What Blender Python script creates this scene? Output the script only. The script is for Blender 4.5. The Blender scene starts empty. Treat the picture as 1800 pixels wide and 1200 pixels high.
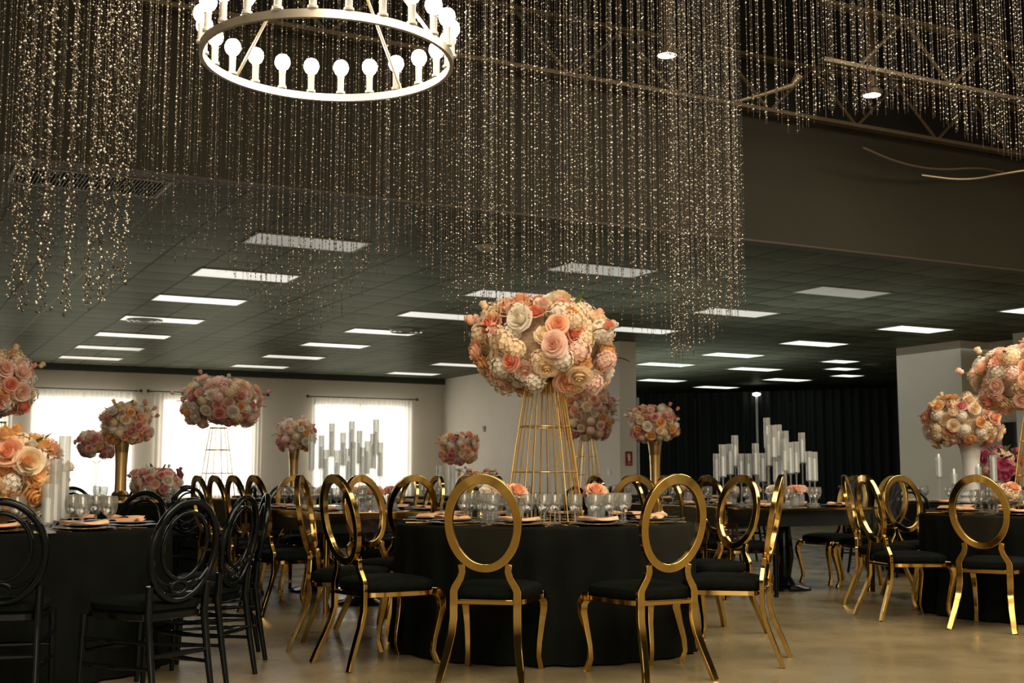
import bpy, math, random
import numpy as np
from mathutils import Vector, Matrix, Euler
PI = math.pi
R = math.radians
rnd = random.Random(7)
SC = bpy.context.scene
COL = SC.collection

# ------------------------------------------------------------------ camera
F = 2145.0; HC = 1.03
PITCH = math.atan(238 / F); YAW = math.atan(1132 / math.hypot(F, 238))
cam = bpy.data.cameras.new('camera'); camo = bpy.data.objects.new('camera', cam)
COL.objects.link(camo); SC.camera = camo
cam.sensor_width = 36; cam.lens = F * 36 / 1800; cam.clip_end = 200
camo.location = (0, 0, HC); camo.rotation_euler = (PI / 2 + PITCH, 0, -YAW)
cam.dof.use_dof = True; cam.dof.focus_distance = 6.8; cam.dof.aperture_fstop = 6.3

def G(px, d):
    """floor position seen at picture column px at forward distance d"""
    lat = (px - 900) / F * d * math.cos(PITCH)
    return (lat * math.cos(YAW) + d * math.sin(YAW), -lat * math.sin(YAW) + d * math.cos(YAW))
def L(lat, d):
    return (lat * math.cos(YAW) + d * math.sin(YAW), -lat * math.sin(YAW) + d * math.cos(YAW))
def Z(py, d):
    """height seen at picture row py at forward distance d"""
    return HC + d * math.tan(PITCH + math.atan((600 - py) / F))
def HEAD(h):
    """rotation about z for an object facing h degrees right of the camera's forward direction (local +Y is its front)"""
    return -(R(h) + YAW)

# ------------------------------------------------------------------ materials
def nodes(name):
    m = bpy.data.materials.new(name); m.use_nodes = True
    nt = m.node_tree
    return m, nt, nt.nodes['Principled BSDF'], nt.nodes['Material Output']
def pmat(name, col, rough=0.5, metal=0.0, spec=0.5, emis=None, es=0.0, noise=None, coat=0.0, sheen=0.0):
    m, nt, b, out = nodes(name)
    b.inputs['Base Color'].default_value = (*col, 1)
    b.inputs['Roughness'].default_value = rough
    b.inputs['Metallic'].default_value = metal
    b.inputs['Specular IOR Level'].default_value = spec
    b.inputs['Coat Weight'].default_value = coat
    b.inputs['Sheen Weight'].default_value = sheen
    if emis:
        b.inputs['Emission Color'].default_value = (*emis, 1); b.inputs['Emission Strength'].default_value = es
    if noise:
        sc, amt = noise
        tc = nt.nodes.new('ShaderNodeTexCoord'); n = nt.nodes.new('ShaderNodeTexNoise')
        n.inputs['Scale'].default_value = sc; n.inputs['Detail'].default_value = 5
        r = nt.nodes.new('ShaderNodeValToRGB')
        r.color_ramp.elements[0].color = (*[c * (1 - amt) for c in col], 1)
        r.color_ramp.elements[1].color = (*[min(1, c * (1 + amt)) for c in col], 1)
        r.color_ramp.elements[0].position = .3; r.color_ramp.elements[1].position = .7
        nt.links.new(tc.outputs['Object'], n.inputs['Vector']); nt.links.new(n.outputs['Fac'], r.inputs['Fac'])
        nt.links.new(r.outputs['Color'], b.inputs['Base Color'])
    return m
def thin_glass(name, tint=(1, 1, 1), refl=0.12, rough=0.02, white=0):
    m, nt, b, out = nodes(name)
    nt.nodes.remove(b)
    t = nt.nodes.new('ShaderNodeBsdfTransparent'); t.inputs['Color'].default_value = (*tint, 1)
    g = nt.nodes.new('ShaderNodeBsdfGlossy'); g.inputs['Roughness'].default_value = rough
    lw = nt.nodes.new('ShaderNodeLayerWeight'); lw.inputs['Blend'].default_value = .5
    pw = nt.nodes.new('ShaderNodeMath'); pw.operation = 'POWER'; pw.inputs[1].default_value = 3.2
    ma = nt.nodes.new('ShaderNodeMath'); ma.operation = 'MULTIPLY_ADD'; ma.inputs[1].default_value = .75; ma.inputs[2].default_value = refl
    nt.links.new(lw.outputs['Facing'], pw.inputs[0]); nt.links.new(pw.outputs[0], ma.inputs[0])
    mx = nt.nodes.new('ShaderNodeMixShader')
    nt.links.new(ma.outputs[0], mx.inputs[0]); nt.links.new(t.outputs[0], mx.inputs[1]); nt.links.new(g.outputs[0], mx.inputs[2])
    last = mx.outputs[0]
    if white:   # white haze painted in as light caught by the clear glass
        tl = nt.nodes.new('ShaderNodeBsdfTranslucent'); df = nt.nodes.new('ShaderNodeBsdfDiffuse')
        ad = nt.nodes.new('ShaderNodeMixShader'); m2 = nt.nodes.new('ShaderNodeMixShader'); m2.inputs[0].default_value = white
        nt.links.new(tl.outputs[0], ad.inputs[1]); nt.links.new(df.outputs[0], ad.inputs[2])
        nt.links.new(last, m2.inputs[1]); nt.links.new(ad.outputs[0], m2.inputs[2]); last = m2.outputs[0]
    nt.links.new(last, out.inputs['Surface'])
    return m
M = {}
M['gold'] = pmat('polished_gold', (.60, .40, .125), .12, 1.0)
M['gold_brush'] = pmat('brushed_gold', (.72, .50, .22), .28, 1.0)
M['gold_wire'] = pmat('gold_wire', (.85, .55, .17), .25, 1.0)
M['black_resin'] = pmat('black_resin', (.0025, .004, .0045), .10, 0, .22)
M['seat_black'] = pmat('black_leatherette', (.0045, .0058, .0045), .7, 0, .03, noise=(30, .2))
M['cloth'] = pmat('black_cloth', (.0042, .0052, .0038), .9, 0, .06, noise=(6, .25))
M['charger'] = pmat('black_charger', (.010, .010, .010), .22, 0, .5)
M['napkin'] = pmat('peach_napkin', (.80, .44, .24), .8, noise=(20, .1))
M['wall'] = pmat('cream_wall', (.80, .745, .63), .75, noise=(1.2, .04))
M['pier'] = pmat('cream_pier', (.76, .70, .60), .75, noise=(1.2, .04))
M['white'] = pmat('white_paint', (.75, .72, .66), .4)
M['soffit'] = pmat('dark_brown_paint', (.029, .0265, .0165), .7, 0, .3, noise=(.7, .15))
M['deck'] = pmat('black_deck', (.010, .010, .009), .8)
M['steel'] = pmat('bare_joist_steel', (.19, .145, .09), .45, .5)
M['bulb'] = pmat('lit_bulb', (1, .9, .75), .3, emis=(1, .80, .54), es=42)
M['socket'] = pmat('candle_socket', (.35, .33, .30), .3, emis=(1, .85, .65), es=.1)  # weak emission imitates bulb light catching the sockets
M['ring_metal'] = pmat('brushed_nickel_band', (.80, .72, .60), .3, .9)
M['drape'] = pmat('black_drape', (.016, .022, .019), .75, 0, .3)
M['white_vase'] = pmat('white_ceramic', (.72, .69, .66), .35)
M['glass'] = thin_glass('clear_glass', (.97, .985, .98), .06)
M['tube'] = thin_glass('clear_cylinder_glass', (.95, .97, .96), .06, white=.27)
M['acrylic'] = thin_glass('clear_acrylic', (.985, .99, .985), .035)
M['candle'] = pmat('ivory_candle', (.9, .87, .82), .4, emis=(1, .96, .9), es=.10)  # slight emission added to brighten the unlit candles
M['rod'] = pmat('dark_rod', (.07, .065, .045), .5, .3)
M['leaf'] = pmat('green_leaf', (.10, .17, .05), .5)
M['stem'] = pmat('green_stem', (.09, .13, .04), .6)
M['foam'] = pmat('moss_core', (.50, .36, .24), .9, noise=(14, .35))
M['thread'] = pmat('dark_thread', (.05, .04, .03), .6)
M['frame'] = pmat('light_frame', (.33, .32, .26), .5)
M['black_panel'] = pmat('black_panel', (.010, .012, .014), .25)
M['red'] = pmat('red_sign', (.30, .018, .012), .5)
M['signwhite'] = pmat('sign_white', (.8, .75, .7), .5)
M['duct'] = pmat('beige_duct', (.30, .26, .19), .6)
M['daylight'] = pmat('window_daylight', (1, 1, 1), .5, emis=(1, .975, .94), es=.92)
M['disc'] = pmat('lit_disc', (1, 1, 1), .5, emis=(1, .88, .68), es=22)
M['poster'] = pmat('amber_water', (.6, .3, .05), .3)

# goblets: solid glass
def solid_glass():
    m, nt, b, out = nodes('goblet_glass')
    b.inputs['Base Color'].default_value = (1, 1, 1, 1); b.inputs['Roughness'].default_value = .01
    b.inputs['Transmission Weight'].default_value = 1; b.inputs['IOR'].default_value = 1.42
    return m
M['goblet'] = thin_glass('goblet_glass', (.95, .96, .95), .16, .03, white=.07)  # slight white haze imitates light caught in the bowls
# crystal beads: sparkle put into the colour as random lightness per bead
def bead_mat():
    m, nt, b, out = nodes('crystal_bead')
    a = nt.nodes.new('ShaderNodeAttribute'); a.attribute_name = 'tone'
    r = nt.nodes.new('ShaderNodeValToRGB')
    r.color_ramp.elements[0].color = (.06, .045, .03, 1); r.color_ramp.elements[1].color = (1, .90, .74, 1)
    r.color_ramp.elements[0].position = .1; r.color_ramp.elements[1].position = .95
    nt.links.new(a.outputs['Fac'], r.inputs['Fac']); nt.links.new(r.outputs['Color'], b.inputs['Base Color'])
    b.inputs['Metallic'].default_value = .65; b.inputs['Roughness'].default_value = .22
    b.inputs['Specular IOR Level'].default_value = .9
    return m
M['bead'] = bead_mat()
def petal(name, col, deep):
    m, nt, b, out = nodes('petal_' + name)
    a = nt.nodes.new('ShaderNodeAttribute'); a.attribute_name = 'tone'
    mix = nt.nodes.new('ShaderNodeMix'); mix.data_type = 'RGBA'
    mix.inputs[6].default_value = (*deep, 1); mix.inputs[7].default_value = (*col, 1)
    nt.links.new(a.outputs['Fac'], mix.inputs[0]); nt.links.new(mix.outputs[2], b.inputs['Base Color'])
    b.inputs['Roughness'].default_value = .6; b.inputs['Specular IOR Level'].default_value = .2
    tr = nt.nodes.new('ShaderNodeBsdfTranslucent'); nt.links.new(mix.outputs[2], tr.inputs['Color'])
    ms = nt.nodes.new('ShaderNodeMixShader'); ms.inputs[0].default_value = .25
    nt.links.new(b.outputs[0], ms.inputs[1]); nt.links.new(tr.outputs[0], ms.inputs[2])
    nt.links.new(ms.outputs[0], out.inputs['Surface'])
    return m
PET = {
    'peach': petal('peach', (.98, .66, .46), (.95, .42, .24)),
    'coral': petal('coral', (.96, .52, .38), (.88, .24, .13)),
    'blush': petal('blush', (.98, .76, .64), (.95, .55, .42)),
    'cream': petal('cream', (.98, .84, .62), (.95, .66, .36)),
    'apricot': petal('apricot', (.98, .68, .34), (.92, .44, .13)),
    'white': petal('white', (.97, .91, .82), (.88, .78, .60)),
    'mauve': petal('mauve', (.45, .22, .24), (.28, .10, .12)),
    'rose_pink': petal('rose_pink', (.92, .52, .48), (.78, .26, .24)),
    'magenta': petal('magenta', (.85, .22, .40), (.6, .08, .2)),
}
# sheer curtain
def sheer():
    m, nt, b, out = nodes('sheer_curtain')
    nt.nodes.remove(b)
    t = nt.nodes.new('ShaderNodeBsdfTransparent'); t.inputs['Color'].default_value = (1, .985, .95, 1)
    tl = nt.nodes.new('ShaderNodeBsdfTranslucent'); tl.inputs['Color'].default_value = (.92, .88, .80, 1)
    df = nt.nodes.new('ShaderNodeBsdfDiffuse'); df.inputs['Color'].default_value = (.82, .78, .70, 1)
    a = nt.nodes.new('ShaderNodeMixShader'); a.inputs[0].default_value = .5
    nt.links.new(tl.outputs[0], a.inputs[1]); nt.links.new(df.outputs[0], a.inputs[2])
    lw = nt.nodes.new('ShaderNodeLayerWeight'); lw.inputs['Blend'].default_value = .35
    mr = nt.nodes.new('ShaderNodeMapRange'); mr.inputs[3].default_value = .66; mr.inputs[4].default_value = 1.0
    nt.links.new(lw.outputs['Facing'], mr.inputs[0])
    mx = nt.nodes.new('ShaderNodeMixShader')
    nt.links.new(mr.outputs[0], mx.inputs[0]); nt.links.new(t.outputs[0], mx.inputs[1]); nt.links.new(a.outputs[0], mx.inputs[2])
    nt.links.new(mx.outputs[0], out.inputs['Surface'])
    return m
M['sheer'] = sheer()
# ceiling tiles: 0.61 m grid with thin bars
def tile_mat():
    m, nt, b, out = nodes('painted_ceiling_tile')
    g = nt.nodes.new('ShaderNodeNewGeometry'); sp = nt.nodes.new('ShaderNodeSeparateXYZ')
    nt.links.new(g.outputs['Position'], sp.inputs[0])
    def math_(op, a, v=None, link=None):
        n = nt.nodes.new('ShaderNodeMath'); n.operation = op
        nt.links.new(a, n.inputs[0])
        if link is not None: nt.links.new(link, n.inputs[1])
        elif v is not None: n.inputs[1].default_value = v
        return n.outputs[0]
    def line(o, off, w):
        s = math_('DIVIDE', math_('SUBTRACT', o, off), .605)
        f = math_('ABSOLUTE', math_('SUBTRACT', math_('FRACT', math_('ADD', s, 50.5)), .5))
        return math_('LESS_THAN', f, w), math_('FLOOR', math_('ADD', s, 50.0))
    lx, ix = line(sp.outputs['X'], 3.45, .024)
    ly, iy = line(sp.outputs['Y'], 12.81, .024)
    bar = math_('MAXIMUM', lx, link=ly)
    # tile-to-tile variation
    cmb = nt.nodes.new('ShaderNodeCombineXYZ'); nt.links.new(ix, cmb.inputs[0]); nt.links.new(iy, cmb.inputs[1])
    wn = nt.nodes.new('ShaderNodeTexWhiteNoise'); wn.noise_dimensions = '2D'; nt.links.new(cmb.outputs[0], wn.inputs['Vector'])
    r = nt.nodes.new('ShaderNodeValToRGB')
    r.color_ramp.elements[0].color = (.064, .072, .052, 1); r.color_ramp.elements[1].color = (.155, .164, .126, 1)
    fy0 = math_('FRACT', math_('ADD', math_('DIVIDE', math_('SUBTRACT', sp.outputs['Y'], 12.81), .605), 50.0))  # shading of sagging tiles painted as a gradient across each one
    nt.links.new(math_('ADD', math_('MULTIPLY', wn.outputs['Value'], .45), link=math_('MULTIPLY', fy0, .6)), r.inputs['Fac'])
    odd = math_('LESS_THAN', math_('FRACT', math_('MULTIPLY', math_('ADD', math_('FLOOR', math_('ADD', math_('DIVIDE', math_('SUBTRACT', sp.outputs['X'], 3.45), .605), 50.5)), 0.0), .25)), .2)
    barcol = nt.nodes.new('ShaderNodeMix'); barcol.data_type = 'RGBA'
    barcol.inputs[6].default_value = (.002, .003, .002, 1); barcol.inputs[7].default_value = (.20, .21, .16, 1)
    nt.links.new(odd, barcol.inputs[0])
    mix = nt.nodes.new('ShaderNodeMix'); mix.data_type = 'RGBA'
    nt.links.new(bar, mix.inputs[0]); nt.links.new(r.outputs['Color'], mix.inputs[6]); nt.links.new(barcol.outputs[2], mix.inputs[7])
    nt.links.new(mix.outputs[2], b.inputs['Base Color'])
    n = nt.nodes.new('ShaderNodeTexNoise'); n.inputs['Scale'].default_value = 1.5
    nt.links.new(g.outputs['Position'], n.inputs['Vector'])
    b.inputs['Specular IOR Level'].default_value = 0
    mr = nt.nodes.new('ShaderNodeMapRange'); mr.inputs[3].default_value = .42; mr.inputs[4].default_value = .58
    df = nt.nodes.new('ShaderNodeBsdfDiffuse'); nt.links.new(mix.outputs[2], df.inputs['Color'])
    gl = nt.nodes.new('ShaderNodeBsdfGlossy'); gl.inputs['Roughness'].default_value = .38; gl.inputs['Color'].default_value = (.95, 1, .86, 1)
    bp = nt.nodes.new('ShaderNodeBump'); bp.inputs['Strength'].default_value = .5; bp.inputs['Distance'].default_value = .012
    inv = math_('MULTIPLY', bar, -1.0); fy = math_('FRACT', math_('ADD', math_('DIVIDE', math_('SUBTRACT', sp.outputs['Y'], 12.81), .605), 50.0))
    sag = math_('MULTIPLY', math_('MULTIPLY', fy, link=math_('SUBTRACT', fy, 1.0)), link=wn.outputs['Value'])
    wv = math_('ADD', inv, link=math_('MULTIPLY', sag, 1.6))
    nt.links.new(wv, bp.inputs['Height']); nt.links.new(bp.outputs[0], df.inputs['Normal']); nt.links.new(bp.outputs[0], gl.inputs['Normal'])
    ms = nt.nodes.new('ShaderNodeMixShader'); ms.inputs[0].default_value = .055
    nt.links.new(df.outputs[0], ms.inputs[1]); nt.links.new(gl.outputs[0], ms.inputs[2]); nt.links.new(ms.outputs[0], out.inputs['Surface'])
    return m
M['tile'] = tile_mat()
# polished concrete
def floor_mat():
    m, nt, b, out = nodes('polished_concrete')
    g = nt.nodes.new('ShaderNodeNewGeometry')
    n = nt.nodes.new('ShaderNodeTexNoise'); n.inputs['Scale'].default_value = .9; n.inputs['Detail'].default_value = 5; n.inputs['Roughness'].default_value = .5
    n2 = nt.nodes.new('ShaderNodeTexNoise'); n2.inputs['Scale'].default_value = 2.6; n2.inputs['Detail'].default_value = 2
    nt.links.new(g.outputs['Position'], n.inputs['Vector']); nt.links.new(g.outputs['Position'], n2.inputs['Vector'])
    r = nt.nodes.new('ShaderNodeValToRGB')
    r.color_ramp.elements[0].color = (.132, .104, .055, 1); r.color_ramp.elements[1].color = (.205, .162, .087, 1)
    r.color_ramp.elements[0].position = .34; r.color_ramp.elements[1].position = .68
    ad = nt.nodes.new('ShaderNodeMath'); ad.operation = 'MULTIPLY_ADD'; ad.inputs[1].default_value = .3
    nt.links.new(n2.outputs['Fac'], ad.inputs[0]); 
    s = nt.nodes.new('ShaderNodeMath'); s.operation = 'MULTIPLY'; s.inputs[1].default_value = .7
    nt.links.new(n.outputs['Fac'], s.inputs[0]); nt.links.new(s.outputs[0], ad.inputs[2])
    nt.links.new(ad.outputs[0], r.inputs['Fac']); nt.links.new(r.outputs['Color'], b.inputs['Base Color'])
    mr = nt.nodes.new('ShaderNodeMapRange'); mr.inputs[1].default_value = .3; mr.inputs[2].default_value = .7
    mr.inputs[3].default_value = .22; mr.inputs[4].default_value = .36
    nt.links.new(n2.outputs['Fac'], mr.inputs[0]); nt.links.new(mr.outputs[0], b.inputs['Roughness'])
    return m
M['floor'] = floor_mat()

# ------------------------------------------------------------------ mesh builder
class MB:
    def __init__(s): s.v = []; s.f = []; s.t = None
    def add(s, vs, fs):
        o = len(s.v); s.v += [tuple(p) for p in vs]; s.f += [tuple(i + o for i in f) for f in fs]; return s
    def box(s, x0, y0, z0, x1, y1, z1):
        return s.add([(x0,y0,z0),(x1,y0,z0),(x1,y1,z0),(x0,y1,z0),(x0,y0,z1),(x1,y0,z1),(x1,y1,z1),(x0,y1,z1)],
                     [(3,2,1,0),(4,5,6,7),(0,1,5,4),(1,2,6,5),(2,3,7,6),(3,0,4,7)])
    def lathe(s, prof, n=24, c=(0,0,0), cap=False):
        vs = []; fs = []
        for r, z in prof:
            for k in range(n):
                a = 2 * PI * k / n; vs.append((c[0] + r * math.cos(a), c[1] + r * math.sin(a), c[2] + z))
        for i in range(len(prof) - 1):
            for k in range(n):
                a = i * n + k; b = i * n + (k + 1) % n
                fs.append((a, b, b + n, a + n))
        if cap:
            fs.append(tuple(range(n - 1, -1, -1))); o = (len(prof) - 1) * n; fs.append(tuple(range(o, o + n)))
        return s.add(vs, fs)
    def tube(s, pts, r, n=8, closed=False, cap=True):
        P = [Vector(p) for p in pts]; N = len(P); vs = []; fs = []
        rr = r if isinstance(r, (list, tuple)) else [r] * N
        up = None
        for i in range(N):
            if closed: t = P[(i + 1) % N] - P[i - 1]
            else: t = P[min(i + 1, N - 1)] - P[max(i - 1, 0)]
            t.normalize()
            if up is None:
                up = Vector((0, 0, 1)) if abs(t.z) < .9 else Vector((1, 0, 0))
            u = t.cross(up).normalized(); w = u.cross(t).normalized(); up = w
            for k in range(n):
                a = 2 * PI * k / n + PI / n
                vs.append(P[i] + (u * math.cos(a) + w * math.sin(a)) * rr[i])
        for i in range(N if closed else N - 1):
            for k in range(n):
                a = i * n + k; b = i * n + (k + 1) % n; j = ((i + 1) % N) * n
                fs.append((a, b, j + (k + 1) % n, j + k))
        if cap and not closed:
            fs.append(tuple(range(n - 1, -1, -1))); fs.append(tuple(range((N - 1) * n, N * n)))
        return s.add(vs, fs)
    def strip(s, pts, sides, w, h, closed=False):
        """rectangular section swept along pts; sides = in-plane direction per point, section w along side and h along the other"""
        P = [Vector(p) for p in pts]; N = len(P); vs = []; fs = []
        W = w if isinstance(w, (list, tuple)) else [w] * N; Hh = h if isinstance(h, (list, tuple)) else [h] * N
        for i in range(N):
            if closed: t = P[(i + 1) % N] - P[i - 1]
            else: t = P[min(i + 1, N - 1)] - P[max(i - 1, 0)]
            t.normalize(); sd = Vector(sides[i] if isinstance(sides, list) else sides)
            sd = (sd - t * sd.dot(t)).normalized(); o = t.cross(sd).normalized()
            for a, b in ((-1,-1),(1,-1),(1,1),(-1,1)):
                vs.append(P[i] + sd * a * W[i] / 2 + o * b * Hh[i] / 2)
        for i in range(N if closed else N - 1):
            j = ((i + 1) % N)
            for k in range(4):
                fs.append((i*4+k, i*4+(k+1)%4, j*4+(k+1)%4, j*4+k))
        if not closed:
            fs.append((3,2,1,0)); fs.append(tuple((N-1)*4+k for k in range(4)))
        return s.add(vs, fs)
    def mesh(s, name, mat, smooth=True, tone=None):
        me = bpy.data.meshes.new(name); me.from_pydata(s.v, [], s.f); me.update()
        if mat: me.materials.append(mat)
        if smooth:
            me.shade_smooth()
            if smooth != 'all': me.set_sharp_from_angle(angle=R(38))
        if tone:
            at = me.attributes.new('tone', 'FLOAT', 'POINT'); at.data.foreach_set('value', tone)
        return me
    def build(s, name, mat, parent=None, smooth=True, bevel=0, loc=None):
        o = bpy.data.objects.new(name, s.mesh(name, mat, smooth)); COL.objects.link(o)
        if parent: o.parent = parent
        if loc: o.location = loc
        if bevel:
            b = o.modifiers.new('bevel', 'BEVEL'); b.width = bevel; b.segments = 2; b.limit_method = 'ANGLE'
        return o
def tag(o, label=None, cat=None, group=None, kind=None):
    if label: o['label'] = label
    if cat: o['category'] = cat
    if group: o['group'] = group
    if kind: o['kind'] = kind
    return o
def thing(name, label, cat, loc=(0,0,0), rz=0, group=None):
    o = bpy.data.objects.new(name, None); COL.objects.link(o); o.empty_display_size = .1
    o.location = loc; o.rotation_euler = (0, 0, rz)
    return tag(o, label, cat, group)
def link(name, me, parent=None, loc=(0,0,0), rot=None, scale=None):
    o = bpy.data.objects.new(name, me); COL.objects.link(o); o.parent = parent; o.location = loc
    if rot is not None: o.rotation_euler = rot
    if scale is not None: o.scale = (scale,) * 3 if isinstance(scale, (int, float)) else scale
    return o
KIDS = {}
def copy_tree(o, parent=None):
    c = o.copy(); COL.objects.link(c)
    if parent: c.parent = parent
    for ch in KIDS.get(o.name) or list(o.children): copy_tree(ch, c)
    return c
def freeze(root):
    KIDS[root.name] = list(root.children)
    for ch in root.children: freeze(ch)
class Proto:
    """first use places the thing itself, later uses place copies of it and of all its parts"""
    def __init__(s, root): s.root = root; s.used = False; freeze(root)
    def place(s, loc, rz, label, group=None, scale=None):
        o = s.root if not s.used else copy_tree(s.root)
        s.used = True
        o.location = loc; o.rotation_euler = (0, 0, rz); o['label'] = label
        if scale: o.scale = (scale,) * 3
        if group: o['group'] = group
        return o

# ------------------------------------------------------------------ setting
CZ = 3.545
def struct(name, mb, mat, smooth=False, parent=None, bevel=0):
    o = mb.build(name, mat, parent, smooth, bevel)
    if not parent: o['kind'] = 'structure'
    return o
struct('floor', MB().box(-7, -6, -.1, 30, 33, 0), M['floor'])
struct('ceiling', MB().box(-7, 10.3, CZ, 30, 33, CZ + .1), M['tile'])
struct('trim_1', MB().box(-7, 10.16, CZ, 30, 10.3, 4.93), M['soffit'])
struct('trim_2', MB().box(-7, 10.14, CZ - .02, 18.5, 10.32, CZ), pmat('soffit_edge', (.06, .045, .025), .6))
struct('wall_upper', MB().box(-7, 10.24, 4.93, 30, 10.34, 6.5), M['deck'])
struct('ceiling_upper', MB().box(-7, -6, 6.4, 30, 10.24, 6.5), M['deck'])
# far wall with window openings
WINS = [(.1, 2.6), (3.15, 5.3), (5.95, 8.1), (9.6, 12.1)]
w = MB(); xs = -7.0
for a, b in WINS:
    w.box(xs, 28.8, 0, a, 29.0, CZ); w.box(a, 28.8, 0, b, 29.0, .55); w.box(a, 28.8, 2.86, b, 29.0, CZ); xs = b
w.box(xs, 28.8, 0, 13.3, 29.0, CZ)
struct('wall_back', w, M['wall'])
struct('trim_3', MB().box(-7, 28.70, CZ - .14, 13.1, 28.8, CZ), pmat('dark_green_cornice', (.035, .05, .035), .4))
struct('wall_side', MB().box(13.1, 20.3, 0, 13.3, 28.8, CZ), M['wall'])
struct('wall_far', MB().box(13.3, 32.2, 0, 30, 32.4, CZ).box(27.5, 17.6, 0, 27.7, 32.2, CZ), M['wall'])
struct('wall_right', MB().box(18.55, -6, 0, 18.75, 16.05, CZ).box(18.55, -6, CZ, 18.75, 10.3, 6.4).box(18.75, 17.6, 0, 27.5, 17.7, CZ), M['pier'])
struct('wall_left', MB().box(-7.1, -6, 0, -7, 33, 6.5), M['wall'])
struct('wall_rear', MB().box(-7, -6.1, 0, 18.75, -6, 6.5), M['wall'])
struct('trim_4', MB().box(17.8, 16.05, 0, 18.75, 17.65, CZ), M['pier'])
struct('trim_5', MB().box(17.76, 12.0, 0, 18.55, 14.84, CZ), M['pier'])
struct('trim_6', MB().box(12.25, 19.07, 0, 12.62, 19.75, CZ), M['pier'])
struct('baseboard_side', MB().box(17.77, 16.03, 0, 17.80, 17.65, .15).box(17.8, 16.02, 0, 18.55, 16.05, .15), M['white'])
for i, (a, b) in enumerate(WINS):
    fr = MB()
    for x0, x1 in ((a, a + .05), (b - .05, b), ((a + b) / 2 - .03, (a + b) / 2 + .03)): fr.box(x0, 28.86, .55, x1, 28.94, 2.86)
    fr.box(a, 28.86, .55, b, 28.94, .6).box(a, 28.86, 2.81, b, 28.94, 2.86)
    f = struct('window_%d' % (i + 1), fr, M['white'])
    MB().box(a, 28.95, .55, b, 28.96, 2.86).build('window_pane', M['daylight'], f, False)
struct('door_1', MB().box(18.50, 14.86, 0, 18.549, 15.80, 2.03), M['black_panel'])

# curtains and rods
def sheer_mesh(x0, x1, y, z0, z1, amp=.035, per=.105, seed=1):
    r = random.Random(seed); m = MB(); n = int((x1 - x0) / .0175); ph = 0; pts = []
    for i in range(n + 1):
        x = x0 + (x1 - x0) * i / n; ph += 2 * PI * .0175 / per * (1 + .35 * math.sin(i * .11 + seed))
        a = amp * (.7 + .3 * math.sin(i * .043 + seed * 2))
        pts.append((x, a * math.sin(ph)))
    rows = [(z1, .35), (z1 - .15, .8), ((z0 + z1) / 2, 1.0), (z0, 1.15)]
    vs = [(x, y + d * k, z) for z, k in rows for x, d in pts]
    fs = [(j*(n+1)+i, j*(n+1)+i+1, (j+1)*(n+1)+i+1, (j+1)*(n+1)+i) for j in range(len(rows)-1) for i in range(n)]
    m.add(vs, fs); return m
RODS = [(-.1, 2.82, 'left edge of the picture'), (2.98, 5.43, 'left window'), (5.59, 8.4, 'second window'), (9.39, 12.28, 'right window')]
for i, (a, b, nm) in enumerate(RODS):
    lb = ['sheer white curtain over the window at the left edge of the picture', 'sheer white curtain behind the dark gold trumpet vase bouquet',
          'sheer white curtain behind the pink bouquet on thin wire stand', 'sheer white curtain nearest the room corner, behind glass candle tubes'][i]
    o = sheer_mesh(a + .1, b - .1, 28.62, .08, 2.95, seed=i + 3).build('sheer_curtain', M['sheer'], None, 'all')
    tag(o, lb, 'curtain')
    t = thing('curtain_rod', 'thin dark curtain rod ' + ['at the left edge of the picture', 'above the wide curtain behind the trumpet vase', 'above the curtain behind the wire stand bouquet',
              'with round ends above the curtain nearest the corner'][i], 'curtain rod', ((a + b) / 2, 28.62, 2.985))
    h = (b - a) / 2
    MB().tube([(-h, 0, 0), (h, 0, 0)], .012, 8).build('rod', M['rod'], t)
    for s_ in (-1, 1):
        MB().lathe([(.002, -.04), (.03, -.025), (.04, 0), (.03, .025), (.002, .04)], 10, (s_ * h, 0, 0)).build('finial', M['rod'], t)
        MB().box(s_ * h * .93 - .012, 0, -.012, s_ * h * .93 + .012, .18, .012).build('bracket', M['rod'], t, False)

# black drapes on the diagonal at the far right
DR = [(18.85, 28.9), (20.2, 27.6), (21.9, 25.6), (23.75, 23.0)]
def drape_panel(p, q, seed):
    m = MB(); P = Vector((*p, 0)); Q = Vector((*q, 0)); d = (Q - P); ln = d.length; d.normalize(); nrm = Vector((-d.y, d.x, 0))
    n = int(ln / .03); r = random.Random(seed); pts = []
    for i in range(n + 1):
        s_ = ln * i / n
        off = .05 * math.sin(s_ * 26 + seed) + .03 * math.sin(s_ * 11 + 2 * seed)
        pts.append(P + d * s_ + nrm * off)
    vs = [(p_.x, p_.y, z) for z in (3.34, 1.7, .02) for p_ in pts]
    fs = [(j*(n+1)+i, j*(n+1)+i+1, (j+1)*(n+1)+i+1, (j+1)*(n+1)+i) for j in range(2) for i in range(n)]
    return m.add(vs, fs)
for i in range(3):
    p, q = DR[i], DR[i + 1]
    o = drape_panel(p, q, i).build('black_drape', M['drape'], None, 'all')
    tag(o, ['floor length black drape beside the pier with the red sign', 'floor length black drape behind the middle of the glass candle cluster',
            'floor length black drape beside the cream wall on the right'][i], 'drape')
for px, d, lb in ((1333, 33.0, 'slim white upright pole with a bright top behind the glass candle cluster'), (1123, 33.6, 'white pole standing in for the bright drape gap beside the sign pier')):
    x_, y_ = G(px, d); t = thing('drape_upright', lb, 'pole', (x_, y_, 0))  # second pole is added in place of a bright gap between drapes
    MB().lathe([(.045, 0), (.035, .02), (.035, 3.2)], 12).build('pole', M['white'], t)
    if px > 1200: MB().lathe([(.03, 3.2), (.11, 3.23), (.11, 3.28), (.01, 3.31)], 14).build('lamp_head', pmat('upright_lamp', (1, 1, 1), emis=(1, .97, .9), es=3), t)
    MB().lathe([(.22, 0), (.22, .012), (.05, .02)], 20, cap=True).build('base_plate', M['white'], t)

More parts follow.
